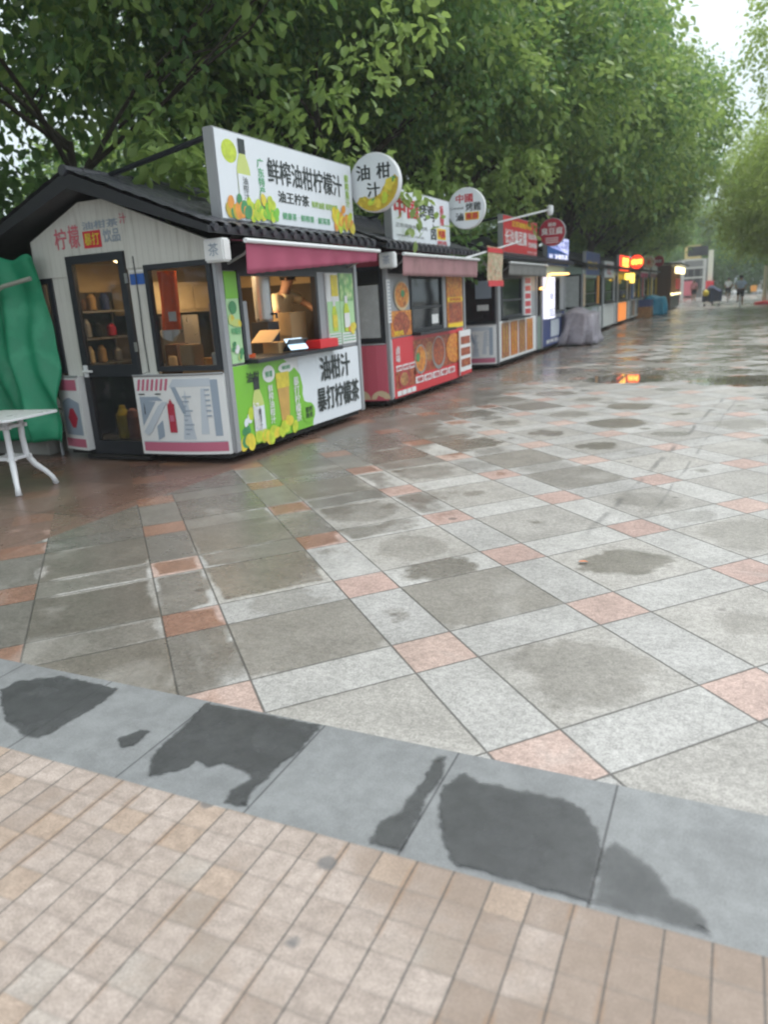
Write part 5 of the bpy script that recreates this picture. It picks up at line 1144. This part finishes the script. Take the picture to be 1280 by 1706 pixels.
mb = MB(); mb.tube([(0,1.9,0.26),(0,1.75,1.0),(-0.25,1.6,1.05)], 0.02, 8); mb.tube([(0,1.75,1.0),(0.25,1.6,1.05)], 0.02, 8); mb.build('handlebar', 'black', tr)

# ------------------------------------------------------------------ tarps, table, boxes
gt = empty('tarpaulin_shelter', (-2.9, -0.15, 0)); tag(gt, 'green tarpaulin hung at the left side of the nearest kiosk', 'tarpaulin')
def gfn(u, v):
    # u along from the kiosk corner to the left (towards -x,-y), v down
    x = 0.84 - 2.6*u; y = -0.05 - 0.9*u*0.2
    top = 2.06 + 0.03*math.sin(u*40) + 0.10*math.sin(min(1, u*3)*math.pi)*0.4 - 0.10*u
    fold = 0.085*math.sin(u*23 + v*1.9 + 0.6*math.sin(v*3))*(0.35+0.65*v) + 0.05*math.sin(u*57+v*5 + math.sin(v*9))*(0.2+v) + 0.05*math.sin(v*5+u*6) + 0.02*math.sin(v*23+u*31)*v
    xx = x + 0.02*v*(1-u) - 0.02*math.sin(v*7)
    return (xx, y + fold, top + (0.20 + 0.02*math.sin(u*20) - top)*v)
mb = MB(); mb.grid(gfn, 130, 44); mb.build('sheet', 'tarp_green', gt, smooth=True, solid=0.004)
mb = MB(); pts = [(0.84, -0.10, 1.86), (0.55, -0.20, 1.80), (0.20, -0.25, 1.66), (0.0, -0.28, 1.46), (-0.2, -0.30, 1.2), (-0.5, -0.34, 0.9)]; mb.tube(pts, 0.022, 8); mb.build('rope', 'rope', gt)
mb = MB(); mb.tube([(0.50, 0.22, 0), (0.50, 0.22, 1.93), (-2.0, 0.15, 1.88), (-2.0, 0.15, 0)], 0.02, 8); mb.build('frame', 'grey_metal', gt)
mb = MB(); mb.box(-0.6, 0.45, 0.16, 0.45, 0.02, 0.24); o = mb.build('crate', 'concrete', None, loc=(-0.1, 0.3, 0.02), bevel=0.01); o.location = (-3.1, 0.15, 0.0); o.name = 'concrete_block'; tag(o, 'low grey concrete block under the green tarpaulin', 'block')

# white plastic table
tx, ty = -0.9, -1.35
tb = empty('plastic_table', (-1.46, -1.33, 0), R(7.3)); tb.scale = (0.92, 0.92, 0.93); tag(tb, 'white plastic table with curved legs at the left edge', 'table')
def rot2(p, a): return (p[0]*math.cos(a)-p[1]*math.sin(a), p[0]*math.sin(a)+p[1]*math.cos(a), p[2])
mb = MB(); n = 8; Rr = 0.36
pr_ = []
for cx_, cy_, a0 in ((Rr-0.06, Rr-0.06, 0), (-Rr+0.06, Rr-0.06, 90), (-Rr+0.06, -Rr+0.06, 180), (Rr-0.06, -Rr+0.06, 270)):
    for i in range(6): t_ = R(a0+90*i/5); pr_.append((cx_+0.06*math.cos(t_), cy_+0.06*math.sin(t_)))
vsx = [(a, b, 0.695) for a, b in pr_] + [(a, b, 0.72) for a, b in pr_]; m_ = len(pr_)
mb.add(vsx, [tuple(range(m_))[::-1], tuple(range(m_, 2*m_))] + [(i, (i+1) % m_, (i+1) % m_+m_, i+m_) for i in range(m_)]); mb.build('table_top', 'white_plastic', tb, bevel=0.006)
mb = MB()
for s_ in (-1, 1): mb.box(-0.16, 0.16, s_*0.10-0.012, s_*0.10+0.012, 0.60, 0.63); mb.box(-0.15, 0.15, s_*0.10-0.012, s_*0.10+0.012, 0.30, 0.33)
for s_ in (-1, 1): mb.box(s_*0.10-0.012, s_*0.10+0.012, -0.16, 0.16, 0.60, 0.629); mb.box(s_*0.10-0.012, s_*0.10+0.012, -0.15, 0.15, 0.30, 0.329)
mb.build('leg_brace', 'white_plastic', tb)
for k in range(4):
    a = R(45+90*k); pts = [rot2((d_, 0, z_), a) for d_, z_ in ((0.14, 0.694), (0.13, 0.5), (0.14, 0.32), (0.20, 0.22), (0.28, 0.14), (0.33, 0.08), (0.36, 0.0))]
    mb = MB(); mb.tube(pts, [0.030, 0.027, 0.03, 0.03, 0.026, 0.024, 0.03], 8); mb.build('leg', 'white_plastic', tb, smooth=True)

def tarp_cover(loc, sx, sy, h, m, label, name, sag=0.08, seed=1):
    rr = random.Random(seed); ph = [rr.random()*6 for _ in range(6)]
    mb = MB(); n = 48; rows = 14
    def fn(u, v):
        t = 2*math.pi*u; c, s = math.cos(t), math.sin(t); e = 0.5
        px_ = math.copysign(abs(c)**e, c)*sx/2; py_ = math.copysign(abs(s)**e, s)*sy/2
        if v < 0.4: k = v/0.4; z = h - 0.03*k**3 - sag*(1-k)*k*(1+math.sin(3*t+ph[0]))*0.5; return (px_*k, py_*k, z + 0.05*math.sin(px_*7*k+ph[5]) + 0.04*math.sin(py_*5*k+ph[0]))
        k = (v-0.4)/0.6; f = 0.09*math.sin(9*t+ph[1]+2*k)*k + 0.045*math.sin(21*t+ph[2]+3*k)*(0.3+k) + 0.06*math.sin(5*k+t*2+ph[3])
        g = 1 + 0.22*k - 0.05*math.sin(3*t+ph[4]) + f/ (0.5*min(sx, sy))*0.5
        return (px_*g, py_*g, (h-0.03)*(1-k) + 0.03*k + 0.02*math.sin(11*t)*k)
    mb.grid(fn, n, rows); o = mb.build(name, m, None, smooth=True, solid=0.004); o.location = loc; tag(o, label, 'tarpaulin'); return o
tarp_cover((0.42, 15.8, 0), 0.80, 1.6, 0.90, 'tarp_lav', 'grey lavender tarpaulin draped over a low table before the mint kiosk', 'covered_table', seed=4)
tarp_cover((0.50, 35.5, 0), 0.95, 1.9, 0.92, 'tarp_blue', 'bright blue tarpaulin over a heap of goods beside the far kiosks', 'covered_goods', seed=9)
for i, (x, y, z, sx, sy, sz, m_, lab) in enumerate(((0.20, 33.0, 0, 0.75, 1.1, 0.5, 'food_brown', 'printed brown carton under the dark one, left of the blue tarpaulin'), (0.22, 33.05, 0.5, 0.7, 1.0, 0.32, 'navy_print', 'dark blue carton on top of the brown carton beside the blue tarpaulin'))):
    mb = MB(); mb.box(-sx/2, sx/2, -sy/2, sy/2, 0, sz); mb.box(-sx/2-0.004, sx/2+0.004, -0.03, 0.03, -0.0, sz+0.003); o = mb.build('carton', m_, None, bevel=0.008); o.location = (x, y, z+0.001); tag(o, lab, 'carton', 'cartons beside the blue tarpaulin')

# ------------------------------------------------------------------ far end: gantry, building, post
def px_x(px, Y):
    x, y = on_row(px, Y); return x
g0, g1 = px_x(1136, 66), px_x(1172, 66)
ro = empty('white_gantry', (g0, 66, 0)); tag(ro, 'tall white steel gantry with crossbars at the end of the kiosk row', 'gantry')
mb = MB(); W_ = g1-g0
for xx in (0, W_): mb.box(xx-0.13, xx+0.13, -0.13, 0.13, 0, 3.4)
mb.build('post', 'white', ro)
mb = MB()
for zz in (1.9, 2.7, 3.35): mb.box(0.13, W_-0.13, -0.06, 0.06, zz-0.07, zz+0.07)
mb.box(-1.6, -0.13, -0.06, 0.06, 3.0, 3.1); mb.box(-1.6, -0.13, -0.06, 0.06, 3.22, 3.30); mb.build('crossbar', 'white', ro)
b0, b1 = px_x(1128, 84), px_x(1186, 84)
ro = empty('far_building', (b0, 84, 0)); tag(ro, 'low grey building with yellow upper wall far behind the gantry', 'building')
mb = MB(); W_ = b1-b0; mb.box(0, W_, 0, 6, 0, 3.9); mb.build('wall', 'grey_wall', ro)
mb = MB(); mb.box(0.6, W_*0.62, 0.3, 5, 3.9, 5.3); mb.build('upper_wall', 'yellow_wall', ro)
for i in range(3):
    mb = MB(); mb.box(0.9+W_*0.19*i, 1.6+W_*0.19*i, 0.26, 0.3, 4.2, 5.2); mb.build('window', 'dark_metal', ro)
mb = MB(); mb.box(W_*0.86, W_, -0.1, 0, 1.6, 4.7); mb.build('cream_panel', 'cream_wall', ro)
for i in range(4):
    mb = MB(); mb.box(0.4+W_*0.19*i, 0.4+W_*0.19*i+W_*0.15, -0.05, 0.0, 0.9, 2.9); o = mb.build('window', 'dark_metal', ro)
mb = MB(); mb.box(0.0, W_*0.45, -0.5, -0.1, 0.2, 1.7); o = mb.build('shopfront', 'ink_pink', ro)
mb = MB(); mb.box(W_*0.78, W_*1.05, -0.6, -0.2, 0, 1.6); o = mb.build('red_shutter', 'red_print', ro)
x = px_x(1274, 45); ro = empty('lamp_post', (x, 45, 0)); tag(ro, 'cream post standing on a red round base at the right edge', 'post')
mb = MB(); mb.lathe((0,0,0.0), [(0.14,0.18),(0.14,0.5),(0.12,0.55),(0.12,2.2)], 16); mb.build('pole', 'cream_wall', ro)
mb = MB(); mb.lathe((0,0,0), [(0.52,0),(0.55,0.05),(0.52,0.16),(0.2,0.20)], 24); mb.build('base', 'red_print', ro)
x = px_x(1256, 80); ro = empty('sign_stand', (x, 80, 0)); tag(ro, 'small orange yellow sign stand at the foot of the far trees', 'sign')
mb = MB(); mb.obox((0,0,0.6), (0.28,0,0), (0,0.02,0), (0,0.06,0.3)); mb.build('board', 'orange_fruit', ro); mb = MB(); mb.tube([(-0.2,0,0),(-0.2,0.02,0.35)],0.03,6); mb.tube([(0.2,0,0),(0.2,0.02,0.35)],0.03,6); mb.build('leg', 'dark_metal', ro)

# ------------------------------------------------------------------ trees
def leaf_material(name, a, b, tr):
    t = NT(name); v = t.objpos(); g = t.t.nodes.new('ShaderNodeNewGeometry')
    rnd = S(t.t, g.outputs['Random Per Island']); n = t.noise(v, 1.1, 3); oi = t.t.nodes.new('ShaderNodeObjectInfo')
    col = t.mix((n.ss(0.36, 0.64)*0.65 + rnd*0.35), a, b)
    col = t.mix(0.35, col, t.mix(S(t.t, oi.outputs['Random']), (0.75, 0.85, 0.8), (1.25, 1.15, 1.0)), 'MULTIPLY')
    t.setc('Base Color', col); t.setc('Roughness', 0.42); t.b.inputs['Specular IOR Level'].default_value = 0.35
    tl = t.t.nodes.new('ShaderNodeBsdfTranslucent'); t.t.links.new(t.mix(0.5, col, tr), tl.inputs['Color'])
    mxs = t.t.nodes.new('ShaderNodeMixShader'); mxs.inputs[0].default_value = 0.42
    t.t.links.new(t.b.outputs[0], mxs.inputs[1]); t.t.links.new(tl.outputs[0], mxs.inputs[2]); t.t.links.new(mxs.outputs[0], t.out.inputs['Surface'])
    return t.m
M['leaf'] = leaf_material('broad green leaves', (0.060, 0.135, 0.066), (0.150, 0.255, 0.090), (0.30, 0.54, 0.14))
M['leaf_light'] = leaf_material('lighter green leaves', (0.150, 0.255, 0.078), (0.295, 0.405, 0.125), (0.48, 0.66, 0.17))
def leaf_template():
    # pointed oval folded at the midrib: unit length along +x
    return np.array([(0,0,0),(0.28,0.20,0.05),(0.68,0.19,0.04),(1.0,0,-0.06),(0.68,-0.19,0.04),(0.28,-0.20,0.05)]), np.array([(0,1,2,3),(0,3,4,5)])
def build_leaves(name, P, Dv, size, m):
    """P positions, Dv pointing direction"""
    n = len(P); T, F = leaf_template()
    d = Dv/np.linalg.norm(Dv, axis=1, keepdims=True)
    upv = rng.normal(size=(n,3))*0.55 + np.array([0,0,1.0]); y = np.cross(upv, d); y /= np.linalg.norm(y, axis=1, keepdims=True)+1e-9; z = np.cross(d, y)
    V = P[:,None,:] + size[:,None,None]*(T[None,:,0:1]*d[:,None,:] + T[None,:,1:2]*y[:,None,:]*1.25 + T[None,:,2:3]*z[:,None,:])
    V = V.reshape(-1,3); Fa = (F[None] + (np.arange(n)*6)[:,None,None]).reshape(-1,4)
    me = bpy.data.meshes.new(name); me.vertices.add(len(V)); me.vertices.foreach_set('co', V.ravel().astype(np.float32))
    me.loops.add(Fa.size); me.loops.foreach_set('vertex_index', Fa.ravel().astype(np.int32)); me.polygons.add(len(Fa))
    me.polygons.foreach_set('loop_start', (np.arange(len(Fa))*4).astype(np.int32)); me.polygons.foreach_set('loop_total', np.full(len(Fa), 4, np.int32))
    me.update(calc_edges=True); me.materials.append(M[m]); return me
def crown_points(nclus, per, lobes, spread, droop, seed):
    """clusters on and inside a set of ellipsoid lobes; each cluster is a drooping spray of leaves"""
    r = np.random.default_rng(seed); C = []; O = []
    wts = np.array([a*b*c for (_,_,_,a,b,c) in lobes])**0.66; wts /= wts.sum()
    for k in r.choice(len(lobes), nclus, p=wts):
        x,y,z,a,b,c = lobes[k]; v = r.normal(size=3); v /= np.linalg.norm(v)
        q = 1 - abs(r.normal())*0.22
        if r.random() < 0.22: q *= r.random()**0.5
        C.append((x+v[0]*a*q, y+v[1]*b*q, z+v[2]*c*q)); O.append(v)
    C = np.array(C); O = np.array(O)
    dirs = O*np.array([1,1,0.35]) + r.normal(size=O.shape)*0.35; dirs /= np.linalg.norm(dirs, axis=1, keepdims=True)
    t = r.random((nclus, per)); w = (r.normal(size=(nclus, per, 3)))*spread*(0.35+0.65*t[...,None])
    P = C[:,None,:] + dirs[:,None,:]*t[...,None]*spread*3.2 + w; P[...,2] -= droop*t**2*spread*4
    Dv = dirs[:,None,:]*0.7 + r.normal(size=P.shape)*0.55; Dv[...,2] -= 0.45
    global TIP
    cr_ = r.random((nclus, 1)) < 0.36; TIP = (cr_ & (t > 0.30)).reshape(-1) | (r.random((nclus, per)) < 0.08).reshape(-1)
    return P.reshape(-1,3), Dv.reshape(-1,3)
def trunk_mesh(seed, h=3.6, r0=0.20, nb=7, reach=3.4, top=7.5):
    r = random.Random(seed); mb = MB(); pts = []; x = y = 0
    for i in range(7): pts.append((x, y, h*i/6)); x += r.uniform(-0.09, 0.09); y += r.uniform(-0.09, 0.09)
    mb.tube(pts, [r0*(1.25-0.1*i) if i == 0 else r0*(1.08-0.07*i) for i in range(7)], 12)
    for k in range(nb):
        a = 2*math.pi*(k+r.random()*0.6)/nb; z0 = h*(0.80+0.2*r.random()); p = Vector((pts[-1][0], pts[-1][1], min(z0, h-0.05))); ln = reach*r.uniform(0.7, 1.1); up_ = (top-h)*r.uniform(0.35, 0.95)
        bp = [p]; 
        for i in range(1, 6): t_ = i/5; bp.append(p + Vector((math.cos(a)*ln*t_ + r.uniform(-.15,.15), math.sin(a)*ln*t_ + r.uniform(-.15,.15), up_*(t_**0.8))))
        mb.tube(bp, [r0*0.52*(1-0.17*i) for i in range(6)], 8)
        for q in range(2):
            s0 = bp[2+q]; a2 = a + r.uniform(-1.1, 1.1); e = s0 + Vector((math.cos(a2)*1.5, math.sin(a2)*1.5, r.uniform(0.3, 1.6))); mb.tube([s0, s0.lerp(e, .5)+Vector((0,0,0.1)), e], [r0*0.24, r0*0.16, r0*0.07], 6)
    return mb.mesh('trunk', 'bark')
def lobes_round(R_, H, z, seed, n=7, k=0.55):
    r = random.Random(seed); L = [(0,0,z,R_*0.75,R_*0.75,H*0.8)]
    for i in range(n):
        a = 2*math.pi*i/n + r.random()*0.6; q = R_*r.uniform(0.45, 0.70); L.append((q*math.cos(a), q*math.sin(a), z+H*r.uniform(-0.55, 0.45), R_*r.uniform(0.32, 0.5), R_*r.uniform(0.32, 0.5), H*r.uniform(0.32, 0.5)))
    return L
def plane_variants():
    out = []
    for sd_ in (1, 2, 3):
        P, Dv = crown_points(2700, 27, lobes_round(5.0, 3.9, 7.0, sd_*3+1, 9), 0.18, 0.5, sd_)
        size = 0.135*(0.7+0.6*rng.random(len(P)))
        keep = (P[:,2] < 6.2) | (rng.random(len(P)) < 0.80); tip = TIP[keep]; P, Dv, size = P[keep], Dv[keep], size[keep]*(1+0.25*tip)
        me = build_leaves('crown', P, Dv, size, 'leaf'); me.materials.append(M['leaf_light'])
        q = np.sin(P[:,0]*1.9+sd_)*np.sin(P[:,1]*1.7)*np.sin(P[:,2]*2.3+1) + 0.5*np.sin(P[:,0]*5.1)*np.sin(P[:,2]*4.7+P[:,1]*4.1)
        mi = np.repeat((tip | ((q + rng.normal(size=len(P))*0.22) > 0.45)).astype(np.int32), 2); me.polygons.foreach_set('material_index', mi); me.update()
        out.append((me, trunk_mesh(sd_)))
    return out
VAR = plane_variants()
VAR2 = []
for me_, tk_ in VAR:                     # the same crowns with more young light leaves
    m2 = me_.copy(); mi = np.zeros(len(m2.polygons), np.int32); m2.polygons.foreach_get('material_index', mi)
    mi = np.maximum(mi, np.repeat((rng.random(len(mi)//2) < 0.30).astype(np.int32), 2)); m2.polygons.foreach_set('material_index', mi); m2.update(); VAR2.append((m2, tk_))
def thin_variant():
    P, Dv = crown_points(2300, 24, lobes_round(5.0, 3.6, 6.8, 19, 9), 0.18, 0.5, 21); size = 0.145*(0.7+0.6*rng.random(len(P)))
    h = np.sin(P[:,0]*1.3+0.7)*np.sin(P[:,1]*1.2+2.0)+0.7*np.sin(P[:,0]*2.9+P[:,2]*1.1)*np.sin(P[:,1]*2.7-P[:,2]*0.8)
    keep = (P[:,2] < 4.6) | ((h < 0.42) & (rng.random(len(P)) < 0.85)); tip = TIP[keep]; P, Dv, size = P[keep], Dv[keep], size[keep]*(1+0.25*tip)
    me = build_leaves('crown', P, Dv, size, 'leaf'); me.materials.append(M['leaf_light'])
    q = np.sin(P[:,0]*1.9)*np.sin(P[:,1]*1.7)*np.sin(P[:,2]*2.3+1); mi = np.repeat((tip | ((q + rng.normal(size=len(P))*0.25) > 0.6)).astype(np.int32), 2); me.polygons.foreach_set('material_index', mi); me.update()
    return me, trunk_mesh(8, r0=0.07)
THIN = thin_variant()
P, Dv = crown_points(2600, 24, lobes_round(4.2, 4.6, 6.4, 77, 9), 0.17, 0.35, 9)
M['leaf_yellow'] = leaf_material('yellow green leaves', (0.20, 0.30, 0.065), (0.37, 0.47, 0.12), (0.55, 0.72, 0.16))
LIGHT = (build_leaves('crown', P, Dv, 0.13*(0.7+0.6*rng.random(len(P))), 'leaf_yellow'), trunk_mesh(9, 2.6, 0.17, 7, 2.8, 8))
def tree(x, y, var, label, group, rz=0.0, s=1.0, sz=None, name='street_tree'):
    ro = empty(name, (x, y, -0.02), rz); ro.scale = (s, s, sz or s); tag(ro, label, 'tree', group)
    c = bpy.data.objects.new('crown', var[0]); COL.objects.link(c); c.parent = ro
    t = bpy.data.objects.new('trunk', var[1]); COL.objects.link(t); t.parent = ro; return ro
row = [(-4.2, -3.2, 0), (-4.0, 2.6, 1), (-3.6, 8.0, 2), (-3.0, 13.6, 0), (-2.3, 19.8, 1), (-2.2, 26.5, 2), (-2.4, 33.5, 0), (-2.6, 40.8, 1), (-3.4, 48.5, 2), (-3.3, 57, 0)]
rowlab = ['broad tree at the left edge whose dark crown fills the upper left corner', 'broad tree behind the nearest kiosk and its white signboard', 'broad tree rising behind the pink kiosk', 'broad tree rising behind the red signboard kiosk',
          'broad tree behind the mint kiosk with the blue signboard', 'broad tree behind the navy signboard', 'broad tree behind the lit red signs', 'broad tree behind the kiosk by the blue tarpaulin', 'broad tree behind the brown stall', 'broad tree at the far end of the kiosk row']
TREES = []
for i, (x, y, v) in enumerate(row): TREES.append(tree(x, y, THIN if i < 2 else VAR2[v] if i > 2 else VAR[v], rowlab[i], 'trees behind the kiosks', rz=i*1.3, s=1.0+0.06*math.sin(i*2.1)+(0.16 if 3 <= i <= 6 else 0)))
for i, (x, y) in enumerate([(-11, 1.0), (-10.5, 12), (-11, 22), (-11, 34)]):  # first tree takes yellow green leaves in place of sunlight on it
    tree(x, y, LIGHT if i == 0 else VAR[(i+1) % 3], ['tree deep in the shade behind the green tarpaulin', 'tree standing in the second line behind the pink kiosk', 'tree in the second line behind the navy signboard', 'tree in the second line behind the lit red signs'][i], 'second line of trees behind the kiosks', rz=i*2.2+0.5, s=0.9, sz=0.5 if i == 0 else 0.62)
rl = ['lighter green tree on the right, nearest of that side', 'second lighter tree on the right side of the plaza', 'lighter green tree on the right beyond the cyclist', 'small far light tree on the right before the end of the plaza']
for i, (x, y, s) in enumerate([(9.3, 29, 1.18), (8.2, 36, 1.12), (7.6, 41, 1.05), (7.2, 56, 1.1)]): tree(x, y, LIGHT, rl[i], 'lighter trees on the right', rz=i*1.7, s=s)
for i, (x, y) in enumerate([(-4, 100), (3, 98), (10, 102), (17, 96), (24, 100), (-13, 96)]):
    tree(x, y, VAR[i % 3] if i % 2 else LIGHT, ['far tree over the grey building', 'far tree closing the plaza above the cyclists', 'far tree closing the plaza behind the cream post', 'far tree at the right end of the plaza', 'farthest tree to the right', 'far tree to the left of the grey building'][i], 'trees closing the end of the plaza', rz=i*0.9, s=1.25, sz=1.1)
# dark shrubs behind the kiosks
def undergrowth(name, spots, m, seed, nc=420):
    Ps, Ds = [], []
    r = np.random.default_rng(seed)
    for (x, y, sc_) in spots:
        P, Dv = crown_points(nc, 14, [(0,0,1.5,1.3,2.3,1.5),(0.2,1.3,1.3,1.1,1.2,1.1),(0.1,-1.3,1.2,1.1,1.2,1.2)], 0.14, 0.3, int(r.integers(9999)))
        Ps.append(P*np.array([1,1,sc_])+np.array([x,y,0])); Ds.append(Dv)
    P = np.concatenate(Ps); me = build_leaves(name, P, np.concatenate(Ds), 0.19*(0.7+0.6*rng.random(len(P))), m)
    o = bpy.data.objects.new(name, me); COL.objects.link(o); tag(o, kind='stuff'); return o
undergrowth('undergrowth', [(-5.0-0.5*(i % 2), -3.0+3.7*i, 1.35+0.2*math.sin(i*1.7)) for i in range(15)], 'leaf', 4)
undergrowth('hedge', [(8.6, 46+4.5*i, 1.2) for i in range(8)] + [(-3+2.6*i, 88+0.5*(i % 2), 2.3) for i in range(12)] + [(2.5+2.6*i, 94, 3.2) for i in range(8)], 'leaf', 8)
def hanging_branch(tree_o, pts, rad, n, m, seed, size=0.15):
    bpy.context.view_layer.update()
    lobes = [(x, y, z, rad, rad, rad*0.7) for x, y, z in pts]; P, Dv = crown_points(n, 9, lobes, 0.10, 0.8, seed)
    me = build_leaves('hanging_branch', P, Dv, size*(0.75+0.5*rng.random(len(P))), m); o = bpy.data.objects.new('hanging_branch', me); COL.objects.link(o)
    o.parent = tree_o; o.matrix_parent_inverse = tree_o.matrix_world.inverted()
hanging_branch(TREES[1], [(-1.0, 0.8, 2.95), (-1.15, 1.2, 3.2), (-1.6, 1.5, 3.6)], 0.22, 26, 'leaf_light', 3, 0.17)
hanging_branch(TREES[1], [(0.25, 4.4, 2.78), (0.1, 4.1, 3.05), (-0.3, 3.8, 3.5)], 0.20, 15, 'leaf_light', 5, 0.15)
hanging_branch(TREES[1], [(-0.5, 3.2, 3.8), (-0.9, 2.9, 3.7), (0.2, 2.9, 4.2), (0.7, 3.3, 4.6)], 0.32, 40, 'leaf_light', 6)
hanging_branch(TREES[2], [(-0.6, 8.2, 2.4), (-0.7, 8.0, 2.9), (-1.2, 8.3, 3.3), (-0.3, 7.9, 2.2)], 0.26, 50, 'leaf', 7)
hanging_branch(TREES[2], [(-0.5, 7.8, 3.4), (-1.0, 9.6, 3.3), (0.2, 10.2, 3.9), (-0.4, 11.6, 3.4)], 0.5, 160, 'leaf_light', 8)

# one fallen leaf on the paving
x, y = unproj(964, 939); P = np.array([(x, y, 0.012)]); o = bpy.data.objects.new('fallen_leaf', build_leaves('fallen_leaf', P, np.array([(1.0, 0.3, 0.02)]), np.array([0.055]), 'bark'))
o.data.materials.clear(); o.data.materials.append(mat('dry leaf', (0.55, 0.20, 0.10), 0.7)); COL.objects.link(o); tag(o, 'small reddish dry leaf lying alone on the paving slabs', 'leaf')

# ------------------------------------------------------------------ air
hz = NT('haze air'); hz.t.nodes.remove(hz.b); pv = hz.t.nodes.new('ShaderNodeVolumePrincipled'); pv.inputs['Color'].default_value = (0.92, 0.96, 1.0, 1); pv.inputs['Density'].default_value = 0.0012
pv.inputs['Anisotropy'].default_value = 0.2
hz.t.links.new(pv.outputs[0], hz.out.inputs['Volume'])
mb = MB(); mb.box(-70, 70, -40, 160, -1.03, 24); M['haze'] = hz.m; o = mb.build('haze', 'haze'); tag(o, kind='stuff')
SC.cycles.volume_bounces = 1; SC.cycles.volume_step_rate = 5
